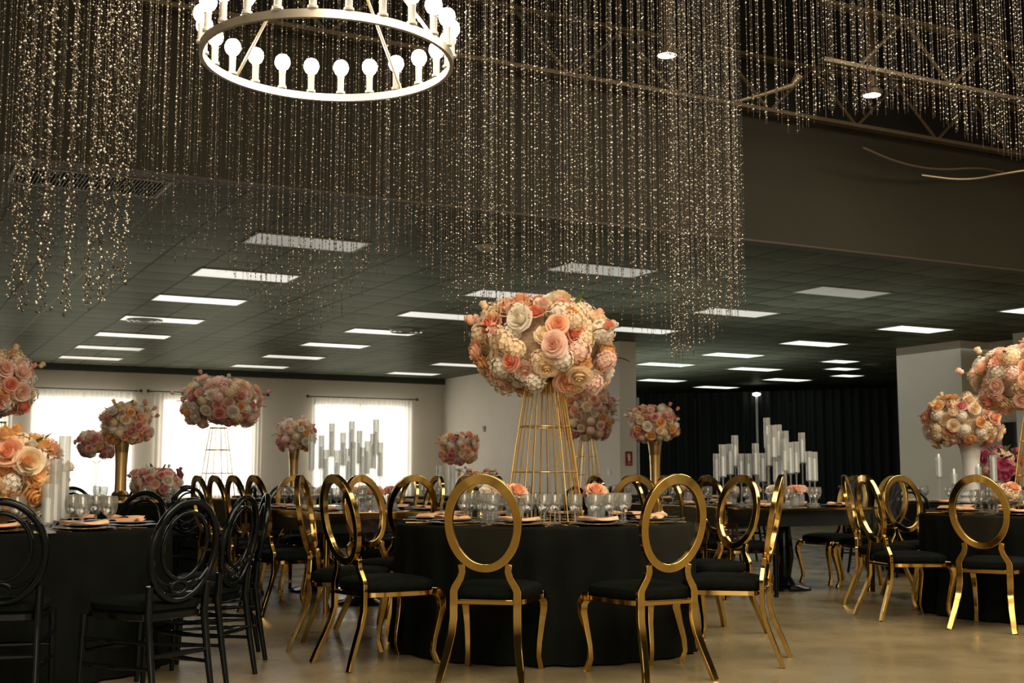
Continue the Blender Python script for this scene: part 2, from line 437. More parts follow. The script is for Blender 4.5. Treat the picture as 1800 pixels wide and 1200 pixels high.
# ceiling light panels
panel_mats = {}
def panel_mat(s_):
    if s_ not in panel_mats:
        panel_mats[s_] = pmat('diffuser_%d' % len(panel_mats), (.55, .54, .46), .4, emis=(1, .97, .90) if s_ < 1 else (.93, 1, .90), es=s_)  # emission on the unlit near panels imitates reflected room light
    return panel_mats[s_]
ORD = ['first', 'second', 'third', 'fourth', 'fifth', 'sixth', 'seventh']
ROWS = {'leftmost row': (3.45, [(12.81, .15), (15.24, .48), (17.66, .62), (20.15, .62), (22.62, .6), (25.0, .35), (27.3, .45)]),
        'second row from the left': (7.2, [(12.82, .22), (15.18, .42), (17.63, .55), (20.05, .6), (22.5, .62), (25.1, .55), (27.6, .5)]),
        'third row from the left': (11.07, [(12.84, .10), (15.18, .40), (17.75, .60), (25.1, .6), (27.75, .6)]),
        'fourth row from the left': (15.13, [(12.9, 1.1), (15.46, 1.2), (18.0, 1.2), (20.46, 1.2), (22.88, 1.2)]),
        'row nearest the drapes': (17.66, [(22.89, 1.2), (26.7, 1.2)]),
        'far right row': (20.41, [(25.0, 1.2), (28.0, 1.2)])}
fm = MB().box(-.02, -.625, -.012, 1.24, 0, -.006); fm2 = MB()
for x0, y0, x1, y1 in ((-.02, -.625, 1.24, -.605), (-.02, -.02, 1.24, 0), (-.02, -.605, 0, -.02), (1.22, -.605, 1.24, -.02)): fm2.box(x0, y0, -.014, x1, y1, -.001)
frame_me = fm2.mesh('light_frame', M['frame'], False)
diff_me = {}
for rn, (x0, ys) in ROWS.items():
    for k, (y0, s_) in enumerate(ys):
        t = thing('ceiling_light', ('dim' if s_ < .3 else 'pale' if s_ < 1 else 'bright') + ' rectangular ceiling light, %s from the soffit in the %s' % (ORD[k], rn), 'ceiling light', (x0, y0, CZ), 0, 'ceiling light panels')
        link('frame', frame_me, t)
        if s_ not in diff_me: diff_me[s_] = MB().box(0, -.605, -.010, 1.22, -.02, -.004).mesh('diffuser', panel_mat(s_), False)
        link('diffuser', diff_me[s_], t)
sq = MB().box(0, -.5, -.010, .7, 0, -.004).mesh('diffuser', panel_mat(1.2), False)
sf = MB()
for x0, y0, x1, y1 in ((-.02, -.52, .72, -.5), (-.02, 0, .72, .02), (-.02, -.5, 0, 0), (.7, -.5, .72, 0)): sf.box(x0, y0, -.014, x1, y1, -.001)
sfm = sf.mesh('frame', M['frame'], False)
for k, (x0, y0) in enumerate(((18.34, 20.44), (19.68, 21.82), (21.15, 23.24))):
    t = thing('square_ceiling_light', 'bright small ceiling light, %s of three stacked above the black drapes' % ('top', 'middle', 'lowest')[k], 'ceiling light', (x0, y0, CZ), 0, 'small ceiling lights')
    link('frame', sfm, t); link('diffuser', sq, t)
# vent grille, sensor, diffusers
t = thing('ceiling_vent', 'long slatted vent grille in the ceiling beside the soffit at the left', 'vent', (.95, 10.42, CZ))
MB().box(0, 0, -.004, 1.2, .6, -.001).build('backing', M['deck'], t, False)
fr = MB().box(-.03, -.03, -.02, 1.23, 0, -.001).box(-.03, .6, -.02, 1.23, .63, -.001).box(-.03, 0, -.02, 0, .6, -.001).box(1.2, 0, -.02, 1.23, .6, -.001)
fr.build('frame', M['frame'], t, False)
sl = MB()
for k in range(40): sl.box(.01 + k * .03, 0, -.018, .02 + k * .03, .6, -.006)
sl.build('slat_panel', pmat('vent_slat', (.12, .14, .10), .5), t, False)
t = thing('ceiling_sensor', 'small white round sensor on the dark ceiling behind the bead strands', 'sensor', (5.86, 11.8, CZ))
MB().lathe([(.001, -.07), (.05, -.06), (.085, -.035), (.09, 0)], 20).build('dome', M['white'], t)
MB().lathe([(.12, -.012), (.12, -.001)], 20, cap=True).build('base_ring', M['white'], t)
for k, (px, py, lb) in enumerate(((245, 561, 'round dark air diffuser between the lights of the left rows'), (712, 580, 'round pale air diffuser with curved vanes beside a ceiling light'), (1545, 640, 'faint round air diffuser in the ceiling beside the cream pier'))):
    d = (CZ - HC) / math.tan(PITCH + math.atan((600 - py) / F)); x_, y_ = G(px, d)
    t = thing('air_diffuser', lb, 'air diffuser', (x_, y_, CZ), 0, 'round air diffusers')
    for j, r_ in enumerate((.30, .21, .12)):
        MB().lathe([(r_, .0), (r_ - .03, -.04), (r_ - .06, -.03)], 24).build('vane_ring', pmat('diffuser_metal', (.22, .22, .18), .3, .6) if j == 0 else bpy.data.materials['diffuser_metal'] if k == 0 else bpy.data.materials['diffuser_metal'], t)

# trusses, duct, hanging disc lamps
def curved(p):
    p = [Vector(q) for q in p]
    for _ in range(3):
        n = [p[0]]
        for a, b in zip(p, p[1:]): n += [a * .75 + b * .25, a * .25 + b * .75]
        p = n + [p[-1]]
    return p
def truss(Y, x0, x1, zb, zt, ph, label):
    t = thing('roof_truss', label, 'truss', ((x0 + x1) / 2, Y, zb)); cx = (x0 + x1) / 2
    for z in (0, zt - zb):
        for dy, nm in ((-.028, 'chord'), (.028, 'chord')):
            MB().box(x0 - cx, dy - .02, z - .02, x1 - cx, dy + .02, z + .02).build(nm, M['steel'], t, False)
    x = x0 + ph; k = 0
    while x < x1 - .7:
        a = (x - cx, 0, 0.0) if k % 2 == 0 else (x - cx, 0, zt - zb)
        b = (x + .62 - cx, 0, zt - zb) if k % 2 == 0 else (x + .62 - cx, 0, 0.0)
        MB().tube([a, b], .019, 6).build('web_rod', M['steel'], t); x += .62; k += 1
truss(10.0, -3, 18.4, 4.93, 5.50, .20, 'steel roof truss along the top of the brown soffit wall')
truss(8.5, 7.75, 18.4, 4.93, 5.50, .45, 'nearer steel roof truss crossing behind the right bead strands')
tag(MB().tube(curved([(9.3, 9.6, 4.55), (9.9, 9.7, 4.48), (10.6, 9.8, 4.50), (11.3, 9.8, 4.62), (12.0, 10.05, 4.7)]), .013, 6).build('hanging_conduit', M['steel'], None),
    'loose brown conduit hanging below the truss at the right edge', 'conduit')
x_, y_ = G(1640, 10.8)
tag(MB().tube(curved([(x_, y_, Z(308, 10.8)), (*G(1720, 10.8), Z(318, 10.8)), (*G(1800, 10.6), Z(303, 10.6)), (*G(1900, 10.5), Z(290, 10.5))]), .010, 6).build('loose_cable', M['steel'], None),
    'loose tan cable trailing across the brown wall at the right edge', 'cable')
tag(MB().tube([(*G(1310, 9), Z(178, 9)), (*G(1360, 9), Z(165, 9)), (*G(1410, 9), Z(150, 9)), (*G(1422, 9), Z(133, 9))], [.012, .014, .02, .035], 8).build('lamp_arm', M['steel'], None),
    'bent pale metal arm among the strands left of the right disc lamp', 'bracket')
tag(MB().box(9.6, 6.6, 5.35, 18.5, 7.5, 5.9).box(11, 6.95, 5.9, 11.05, 7.1, 6.41).box(16, 6.95, 5.9, 16.05, 7.1, 6.41).build('air_duct', M['duct'], None, False, .03), 'beige rectangular air duct at the top right corner', 'duct')
for k, (px, py) in enumerate(((1183, 98), (1555, 168))):
    d = (5.0 - HC) / math.tan(PITCH + math.atan((600 - py) / F)); x_, y_ = G(px, d)
    t = thing('disc_lamp', 'round lit ceiling lamp ' + ('left of the right truss, behind dense strands' if k == 0 else 'under the right truss'), 'ceiling lamp', (x_, y_, 5.0), 0, 'round lit ceiling lamps')
    MB().lathe([(.001, .0), (.085, .0), (.09, .01)], 24).build('lens', M['disc'], t)
    MB().lathe([(.092, .0), (.115, .0), (.115, .05), (.05, .09), (.05, 1.38)], 24).build('housing', M['steel'], t)

# ------------------------------------------------------------------ chandelier
DCH = 5.75; RCH = .60; cx, cy = G(564, DCH); zc = HC + .3505 * DCH
t = thing('ring_chandelier', 'round hoop chandelier with lit globe bulbs hanging at the upper left', 'chandelier', (cx, cy, zc))
ring = MB(); pts = [(RCH * math.cos(a), RCH * math.sin(a), 0) for a in [2 * PI * k / 72 for k in range(72)]]
ring.strip(pts, [(0, 0, 1)] * 72,   .038, .02, True)
ring.build('hoop', M['ring_metal'], t)
NB = 24
sock_me = MB().lathe([(.001, 0), (.024, 0), (.024, .012), (.017, .016), (.017, .085), (.02, .09), (.001, .091)], 14).mesh('socket', M['socket'])
bulb_me = MB().lathe([(.002, 0), (.014, 0), (.016, .012), (.030, .024), (.039, .042), (.041, .058), (.036, .078), (.024, .092), (.010, .098), (.001, .099)], 18).mesh('bulb', M['bulb'], 'all')
for k in range(NB):
    a = 2 * PI * (k + .3) / NB
    s_ = link('socket', sock_me, t, (RCH * math.cos(a), RCH * math.sin(a), .022))
    link('bulb', bulb_me, s_, (0, 0, .088))
for k in range(4):
    a = PI / 2 * k + .55
    MB().tube([(RCH * math.cos(a), RCH * math.sin(a), .02), (.05 * math.cos(a), .05 * math.sin(a), .75)], .008, 6).build('hanger_rod', M['ring_metal'], t)
MB().lathe([(.02, .70), (.06, .74), (.06, .80), (.012, .84), (.012, 6.4 - zc)], 14).build('centre_stem', M['ring_metal'], t)

# ------------------------------------------------------------------ crystal strands
OCT_V = np.array([(1,0,0),(0,1,0),(-1,0,0),(0,-1,0),(0,0,1.25),(0,0,-1.25)], float)
OCT_F = np.array([(0,1,4),(1,2,4),(2,3,4),(3,0,4),(1,0,5),(2,1,5),(3,2,5),(0,3,5)])
def bead_mesh(name, strands, seed, spacing=.028, rad=(.0034, .0062), spread=.0, keep=.9, top=6.39):
    """strands: (x, y, ztop, zbottom). One mesh with beads and thread"""
    g = np.random.default_rng(seed); C_ = []; TV = []; TF = []; nt_ = 0
    for x, y, zt, zb in strands:
        n = max(2, int((zt - zb) / spacing)); z = zt - (np.arange(n) + g.random(n) * .5) * spacing
        z = z[z > zb]; kp = g.random(len(z)) < keep; z = z[kp]
        px = x + g.normal(0, 1, len(z)) * spread; py = y + g.normal(0, 1, len(z)) * spread
        C_.append(np.stack([px, py, z], 1))
        r_ = .0011
        for a in range(3): TV += [(x + r_ * math.cos(a * 2.094), y + r_ * math.sin(a * 2.094), top), (x + r_ * math.cos(a * 2.094), y + r_ * math.sin(a * 2.094), zb)]
        o = nt_ * 6; TF += [(o, o + 2, o + 3, o + 1), (o + 2, o + 4, o + 5, o + 3), (o + 4, o, o + 1, o + 5)]; nt_ += 1
    Cc = np.concatenate(C_); n = len(Cc)
    s_ = g.uniform(rad[0], rad[1], n); ang = g.uniform(0, 6.28, n); tilt = g.normal(0, .5, n)
    ca, sa = np.cos(ang), np.sin(ang); ct, st = np.cos(tilt), np.sin(tilt)
    V = OCT_V[None] * s_[:, None, None]
    x = V[..., 0] * ca[:, None] - V[..., 1] * sa[:, None]; y = V[..., 0] * sa[:, None] + V[..., 1] * ca[:, None]; z = V[..., 2]
    y2 = y * ct[:, None] - z * st[:, None]; z2 = y * st[:, None] + z * ct[:, None]
    V = np.stack([x, y2, z2], -1) + Cc[:, None]
    Vb = V.reshape(-1, 3); Fb = (OCT_F[None] + (np.arange(n) * 6)[:, None, None]).reshape(-1, 3)
    TVa = np.array(TV); nq = len(TF)
    allv = np.concatenate([Vb, TVa]); TFa = np.array(TF) + len(Vb)
    me = bpy.data.meshes.new(name)
    me.vertices.add(len(allv)); me.vertices.foreach_set('co', allv.ravel())
    nl = Fb.size + TFa.size; me.loops.add(nl); me.loops.foreach_set('vertex_index', np.concatenate([Fb.ravel(), TFa.ravel()]))
    npoly = len(Fb) + len(TFa); me.polygons.add(npoly)
    st_ = np.concatenate([np.arange(len(Fb)) * 3, Fb.size + np.arange(len(TFa)) * 4]); me.polygons.foreach_set('loop_start', st_)
    mi = np.concatenate([np.zeros(len(Fb), int), np.ones(len(TFa), int)])
    me.materials.append(M['bead']); me.materials.append(M['thread'])
    me.update(calc_edges=True); me.polygons.foreach_set('material_index', mi)
    at = me.attributes.new('tone', 'FLOAT', 'POINT')
    tone = np.repeat(g.random(n) ** 2.0, 6); at.data.foreach_set('value', np.concatenate([tone, np.full(len(TVa), .2)]))
    me.validate(); return me
def lerp(tab, x):
    for (a, b), (c, d) in zip(tab, tab[1:]):
        if a <= x <= c: return b + (d - b) * (x - a) / (c - a)
    return tab[0][1] if x < tab[0][0] else tab[-1][1]
PROF = [(-60, 520), (0, 520), (40, 470), (110, 500), (200, 420), (260, 470), (300, 470), (380, 470), (430, 545), (480, 585), (540, 600), (600, 560), (660, 500), (720, 470), (780, 540), (820, 620),
        (900, 620), (1000, 600), (1080, 560), (1140, 610), (1200, 650), (1250, 610), (1290, 575), (1318, 548)]
g = random.Random(3)
main = []
# seven hanging grids of strands, one behind another
for lane in range(8):
    d0 = 5.6 + lane * .52
    n = 72
    for k in range(n):
        px = -60 + (1378) * (k + g.random() * .8) / n
        if px > 1318: continue
        d = d0 + .15 * math.sin(px * .012 + lane) + g.uniform(-.05, .05)
        rise = [190, 150, 120, 80, 60, 30, 0, 10][lane] * (.35 + .65 * abs(math.sin(px * .006 + lane * .8))) + g.uniform(0, 16)
        if px < 420 and lane < 5: rise += g.uniform(0, 130)
        py = lerp(PROF, px) - rise
        x_, y_ = G(px, d); main.append((x_, y_, 5.2, Z(py, d)))
# denser column at the right edge of the hanging
for k in range(46):
    px = g.uniform(1180, 1318); d = g.uniform(6.5, 8.5); x_, y_ = G(px, d); main.append((x_, y_, 5.2, Z(lerp(PROF, px) - g.uniform(0, 30), d)))
for k in range(70):
    px = g.uniform(560, 1318); d = g.uniform(6.0, 9.2); x_, y_ = G(px, d); main.append((x_, y_, 5.2, Z(min(lerp(PROF, px), 640) - g.uniform(0, 140), d)))
def clear(strands):
    tx, ty = L(.205, 7.75); out = []
    for q in strands:
        dc = math.hypot(q[0] - cx, q[1] - cy); db = math.hypot(q[0] - tx, q[1] - ty)
        if dc < .70: continue
        if db < .52 and q[3] < 2.25: q = (q[0], q[1], q[2], 2.25)
        out.append(q)
    return out
def lane_obj(strands, label, seed, **kw):
    strands = clear(strands)
    o = bpy.data.objects.new('crystal_bead_curtain', bead_mesh('crystal_bead_curtain', strands, seed, **kw)); COL.objects.link(o)
    tag(o, label, 'bead curtain', kind='stuff'); return o
lane_obj(main, 'sparkling crystal bead strands hanging across the left and middle of the ceiling', 11)
PR2 = [(1330, 205), (1360, 225), (1385, 215), (1400, 238), (1440, 236), (1455, 212), (1500, 205), (1600, 205), (1660, 212), (1700, 238), (1760, 262), (1800, 285), (1860, 300)]
right = []
for lane in range(5):
    for k in range(34):
        px = 1326 + 530 * (k + g.random()) / 34
        if px < 1450 and lane > 2: continue
        d = 6.0 + lane * .45 + g.uniform(-.1, .1); x_, y_ = G(px, d)
        right.append((x_, y_, 5.25, Z(lerp(PR2, px) - [0, 8, 18, 30, 45][lane] * g.random() - g.uniform(0, 14), d)))
lane_obj(right, 'shorter crystal bead strands hanging in front of the steel trusses at right', 12)
# thick garland strands at the left
def garland(px, d, py, tone, label):
    x_, y_ = G(px, d); zb = Z(py, d)
    me = bead_mesh('bead_garland', [(0, 0, 4.9 - zb, 0)], int(px) + 50, top=6.39 - zb, spacing=.0038, rad=(.0034, .0075), spread=.0135)
    o = bpy.data.objects.new('bead_garland', me); COL.objects.link(o); o.location = (x_, y_, zb)
    tag(o, label, 'bead garland', 'thick bead garlands at the left')
GL = [(10, 5.2, 528), (26, 5.6, 548), (60, 4.6, 552), (103, 5.0, 556), (142, 5.6, 545), (163, 5.2, 530), (185, 5.9, 510), (205, 5.4, 500)]
for k, (px, d, py) in enumerate(GL):
    garland(px, d, py, 0, 'thick twisted garland of crystal beads, %s from the left edge' % (ORD + ['eighth'])[k])

# ------------------------------------------------------------------ chairs
def gold_chair():
    t = thing('gold_dining_chair', 'x', 'chair')
    gm = M['gold']
    for s_ in (-1, 1):
        P = [(s_*.215, -.11, 0), (s_*.200, -.085, .07), (s_*.184, -.052, .15), (s_*.172, -.02, .23), (s_*.167, 0, .31), (s_*.167, 0, .405), (s_*.167, 0, .445),
             (s_*.160, 0, .465), (s_*.130, -.004, .515), (s_*.120, -.008, .55), (s_*.125, -.012, .585)]
        MB().strip(P, (1, 0, 0), [.034, .036, .038, .040, .042, .042, .042, .040, .036, .036, .036], .024).build('leg', gm, t, True, .002)
        Q = [(s_*.205, .40, .40), (s_*.212, .435, .395), (s_*.220, .462, .36), (s_*.218, .468, .31), (s_*.208, .452, .23), (s_*.200, .432, .14), (s_*.197, .425, .07), (s_*.205, .445, .012), (s_*.205, .450, 0)]
        MB().strip(Q, (1, 0, 0), [.045, .045, .042, .038, .032, .028, .026, .028, .034], [.04, .045, .045, .038, .030, .026, .024, .026, .03]).build('leg', gm, t, True, .002)
    n = 56; P = []; S = []; W = []
    for k in range(n):
        a = 2 * PI * k / n; x = .181 * math.sin(a); z = .228 * math.cos(a)
        P.append((x, -.012 - (z + .24) * .20, .793 + z)); S.append((math.sin(a) / .181, 0, math.cos(a) / .228)); W.append(.042 + .008 * max(0, math.cos(a)))
    MB().strip(P, S, W, .030, True).build('back_ring', gm, t, True, .0025)
    v = [(0, -.012 - .24 * .2, .793)]; f = []
    for k in range(n):
        a = 2 * PI * k / n; x = .163 * math.sin(a); z = .21 * math.cos(a); v.append((x, -.012 - (z + .24) * .20, .793 + z)); f.append((0, k + 1, (k + 1) % n + 1))
    MB().add(v, f).build('clear_back_panel', M['acrylic'], t, False)
    # seat outline
    def outline(g_):
        out = []
        for k in range(40):
            a = 2 * PI * k / 40; c_, s_ = math.cos(a), math.sin(a)
            e = .38; x = abs(c_) ** e * (1 if c_ >= 0 else -1); y = abs(s_) ** e * (1 if s_ >= 0 else -1)
            wd = .185 + .045 * (y + 1) / 2 + g_
            out.append((x * wd, .225 + y * (.215 + g_)))
        return out
    def layers(rows):
        v = []; f = []
        for g_, z in rows: v += [(x, y, z) for x, y in outline(g_)]
        for i in range(len(rows) - 1):
            for k in range(40): f.append((i*40+k, i*40+(k+1)%40, (i+1)*40+(k+1)%40, (i+1)*40+k))
        f.append(tuple(range(39, -1, -1))); f.append(tuple((len(rows)-1)*40+k for k in range(40)))
        return MB().add(v, f)
    layers([(.0, .378), (.004, .380), (.004, .404), (0, .406)]).build('seat_frame', gm, t, True)
    layers([(-.004, .406), (.004, .415), (.008, .435), (.002, .456), (-.02, .470), (-.06, .479), (-.12, .484)]).build('seat', M['seat_black'], t, True)
    MB().box(-.150, -.011, .382, .150, .012, .402).build('rear_rail', gm, t, False, .002)
    return Proto(t)
def black_chair():
    t = thing('black_resin_chair', 'x', 'chair')
    bm = M['black_resin']
    for s_ in (-1, 1):
        MB().tube([(s_*.172, -.085, 0), (s_*.168, -.05, .2), (s_*.165, -.02, .42), (s_*.170, -.03, .55)], [.013, .016, .018, .017], 10).build('leg', bm, t)
        MB().tube([(s_*.185, .40, 0), (s_*.185, .39, .2), (s_*.182, .38, .41)], [.012, .016, .018], 10).build('leg', bm, t)
        for z in (.19, .30):
            MB().tube([(s_*.166, -.04, z), (s_*.170, .05, z), (s_*.178, .17, z), (s_*.182, .29, z), (s_*.185, .39, z)], [.009, .009, .014, .009, .009], 8).build('stretcher', bm, t)
    for z in (.245,):
        MB().tube([(-.185, .39, z), (0, .39, z), (.185, .39, z)], [.009, .014, .009], 8).build('stretcher', bm, t)
        MB().tube([(-.167, -.045, z), (0, -.045, z), (.167, -.045, z)], [.009, .014, .009], 8).build('stretcher', bm, t)
    n = 48
    def el(a_, b_, cz, r_, z0=0, sl=.18):
        return MB().tube([(a_ * math.sin(2*PI*k/n), -.02 - (b_ * math.cos(2*PI*k/n) + cz - .5) * sl, cz + b_ * math.cos(2*PI*k/n)) for k in range(n)], r_, 10, True)
    el(.190, .222, .700, .0165).build('back_ring', bm, t)
    el(.130, .150, .722, .010).build('inner_ring', bm, t)
    lp = MB()
    for s_ in (-1, 1):
        lp.tube([(s_*.172, -.04, .62), (s_*.12, -.035, .565), (s_*.05, -.025, .545), (0, -.025, .56)], .009, 8)
        lp.tube([(s_*.150, -.03, .57), (s_*.09, -.025, .51), (0, -.02, .50)], .008, 8)
    lp.build('scroll_loops', bm, t)
    el(.045, .028, .535, .009).build('knot', bm, t)
    def outl(g_, z): return [((abs(math.cos(a)) ** .45) * (1 if math.cos(a) >= 0 else -1) * (.185 + g_), .19 + (abs(math.sin(a)) ** .45) * (1 if math.sin(a) >= 0 else -1) * (.205 + g_), z) for a in [2*PI*k/36 for k in range(36)]]
    def lay(rows):
        v = []; f = []
        for g_, z in rows: v += outl(g_, z)
        for i in range(len(rows) - 1):
            for k in range(36): f.append((i*36+k, i*36+(k+1)%36, (i+1)*36+(k+1)%36, (i+1)*36+k))
        f.append(tuple(range(35, -1, -1))); f.append(tuple((len(rows)-1)*36+k for k in range(36)))
        return MB().add(v, f)
    lay([(0, .395), (.008, .40), (.008, .425), (0, .43)]).build('seat_frame', bm, t)
    lay([(-.004, .43), (.004, .44), (.004, .462), (-.02, .475), (-.08, .482)]).build('seat', M['seat_black'], t)
    return Proto(t)
GC = gold_chair(); BC = black_chair()
def put(proto, lat, d, h, label, group, z=0):
    x_, y_ = L(lat, d); return proto.place((x_, y_, z), HEAD(h), label, group)
g1 = 'gold oval back chairs around the middle round table'
for lat, d, h, lb in [
    (-.135, 6.36, 12, 'gold oval back chair nearest the camera, left of the wire flower stand'),
    (.795, 6.36, -29, 'gold oval back chair at the front right of the middle round table'),
    (1.43, 7.0, -72, 'gold chair seen edge-on at the right of the middle round table'),
    (1.49, 8.38, -122, 'gold chair with bright lit ring, right rear of the middle round table'),
    (.87, 9.02, -150, 'gold chair behind middle round table, right of the wire stand, facing camera'),
    (-.16, 9.12, 165, 'gold chair behind the middle round table, left of the wire stand'),
    (-.98, 8.55, 127, 'gold chair turned rightward at the left rear of the middle round table'),
    (-1.21, 7.60, 92, 'gold chair seen edge-on at the left of the middle round table'),
    (-.90, 6.85, 54, 'gold chair at the front left of the middle round table')]:
    put(GC, lat, d, h, lb, g1)
g3 = 'gold oval back chairs around the right round table'
for lat, d, h, lb in [
    (3.21, 8.41, 38, 'gold oval back chair at the front of the right round table'),
    (2.72, 9.15, 80, 'gold chair at the left of the right round table, second from its front'),
    (2.88, 10.25, 112, 'gold chair seen edge-on at the left rear of right round table'),
    (3.50, 10.90, 160, 'gold chair facing the camera behind the right round table')]:
    put(GC, lat, d, h, lb, g3)
g4 = 'gold oval back chairs along the left gold table'
base = (-1.88, 9.40); u = (-.465, .885); v = (.885, .465)
HX = 90 - math.degrees(YAW)      # heading of room +X
nm = ['nearest', 'second', 'third', 'farthest']
for k in range(4):
    put(GC, base[0] + u[0] * .6 * k, base[1] + u[1] * .6 * k, 55, 'gold chair on the left side of the left gold table, %s of four' % nm[k], g4)
for k in range(4):
    put(GC, -.23 + u[0] * .6 * k, 10.40 + u[1] * .6 * k, HX + 180, 'gold chair on the right side of the left gold table, %s of four' % nm[k], g4)
put(GC, -.78, 9.30, -27.7, 'gold chair at the near end of the left gold table', g4)
put(GC, -2.08, 11.95, 152.3, 'bright gold chair at the far end of the left gold table', g4)
g5 = 'gold oval back chairs along the right gold table'
for k in range(4):
    put(GC, 1.78 + u[0] * .62 * k, 10.68 + u[1] * .62 * k, HX, 'gold chair on the left side of the right gold table, %s of four' % nm[k], g5)
for k, (lat, d) in enumerate(((3.53, 11.6), (3.33, 12.2))):
    put(GC, lat, d, HX + 180, 'gold chair on the right side of the right gold table, %s one' % ('nearer', 'farther')[k], g5)
g2 = 'black resin chairs around the left round table'
for lat, d, h, lb in [
    (-2.27, 5.50, -14, 'black oval back chair at the left edge, front of left round table'),
    (-1.53, 5.62, -58, 'black oval back chair at the front right of the left round table'),
    (-1.47, 6.42, -78, 'shiny black chair at the right side of the left round table'),
    (-1.53, 7.2, -108, 'black chair behind the shiny black chair, right of left round table'),
    (-2.50, 8.22, -166, 'black chair facing the camera behind the left round table goblets'),
    (-3.15, 8.22, 166, 'black chair facing the camera behind the tall glass candle tubes')]:
    put(BC, lat, d, h, lb, g2)

# ------------------------------------------------------------------ tables
def cloth_table(lat, d, r, label, seed, group='black clothed round tables', nf=26):
    m = MB(); n = 208; rr = random.Random(seed)
    ph = [rr.uniform(0, 6.28) for _ in range(4)]
    rows = [(.0, .752, 0), (.5, .752, 0), (.93, .752, 0), (.985, .750, 0), (1.0, .742, .08), (1.006, .72, .25), (1.004, .60, .55), (1.002, .40, .8), (1.008, .18, 1), (1.03, .012, 1.15)]
    vs = []; fs = []
    for q, z, k in rows:
        for i in range(n):
            a = 2 * PI * i / n
            w = math.sin(nf * a + ph[0] + .7 * math.sin(3 * a + ph[1])) * .65 + .35 * math.sin(nf * 1.7 * a // 1 if False else (nf + 11) * a + ph[2])
            rad = r * q + k * .024 * w
            vs.append((rad * math.cos(a), rad * math.sin(a), z))
    for j in range(len(rows) - 1):
        for i in range(n): fs.append((j*n+i, j*n+(i+1)%n, (j+1)*n+(i+1)%n, (j+1)*n+i))
    m.add(vs, fs); o = m.build('tablecloth', M['cloth'], None, True); x_, y_ = L(lat, d); o.location = (x_, y_, 0)
    return tag(o, label, 'tablecloth', group)
T1 = (.205, 7.75, .93); T2 = (-2.86, 6.85, .93); T3 = (4.12, 9.50, .93)
cloth_table(*T1, 'floor length black cloth on the middle round table', 1)
cloth_table(*T2, 'floor length black cloth on the round table at the left edge', 2)
cloth_table(*T3, 'floor length black cloth on the round table at the right edge', 3)
T6 = (-4.27, 13.4); T5V = (-3.29, 18.5); T8 = (-.77, 17.6); T9 = (1.89, 16.2); T10 = (5.09, 13.6); T12 = (1.16, 19.0)
for i, ((lat, d), lb) in enumerate([(T6, 'black cloth table with the large dark gold trumpet vase'), (T8, 'black cloth table under the small bouquet near the room corner'),
        (T9, 'black cloth table under the vase bouquet beside the black drapes'), (T10, 'black cloth table with the white vase at right')]):
    cloth_table(lat, d, .9, lb, 20 + i)
def rect_table(name, lab, org, W_, Ln):
    """long glossy table, sides along the room axes; org = near left corner in (lat, d)"""
    x_, y_ = L(*org); t = thing('gold_framed_table', lab, 'table', (x_, y_, 0), 0, 'gold framed glossy tables')
    MB().box(.02, .02, .742, W_ - .02, Ln - .02, .760).build('tabletop', pmat('dark_mirror_glass' + name, (.05, .06, .055), .05, .6), t, False, .002)
    lo = .70 if name == 'a' else .738
    fr = MB().box(0, 0, lo, W_, .03, .758).box(0, Ln - .03, lo, W_, Ln, .758).box(0, .03, lo, .03, Ln - .03, .758).box(W_ - .03, .03, lo, W_, Ln - .03, .758)
    fr.build('gold_edge_frame', M['gold'], t, False, .003)
    for yy in (.62, Ln - .62):
        MB().lathe([(.24, 0), (.24, .02), (.10, .05), (.06, .12), (.09, .30), (.07, .5), (.06, .62), (.20, .70)], 24, (W_ / 2, yy, 0)).build('pedestal', M['black_resin'], t)
    MB().box(.05, .05, .60, W_ - .05, .07, .742).box(.05, Ln - .07, .60, W_ - .05, Ln - .05, .742).box(.05, .07, .60, .07, Ln - .07, .742).box(W_ - .07, .07, .60, W_ - .05, Ln - .07, .742).build('apron', M['black_panel'], t, False)
    for a in (.07, W_ - .07):
        for b in (.07, Ln - .07):
            MB().tube([(a, b, 0), (a, b, .35), (a, b, .70)], [.02, .026, .032], 10).build('leg', M['gold'] if name == 'a' else M['black_resin'], t)
    return t
rect_table('a', 'long glossy table with gold edge left of the wire stand, glass candles on top', (-1.45, 9.36), 1.20, 2.5)
rect_table('b', 'long dark glossy table with thin gold edge before the black drapes', (2.25, 10.6), 1.25, 2.5)

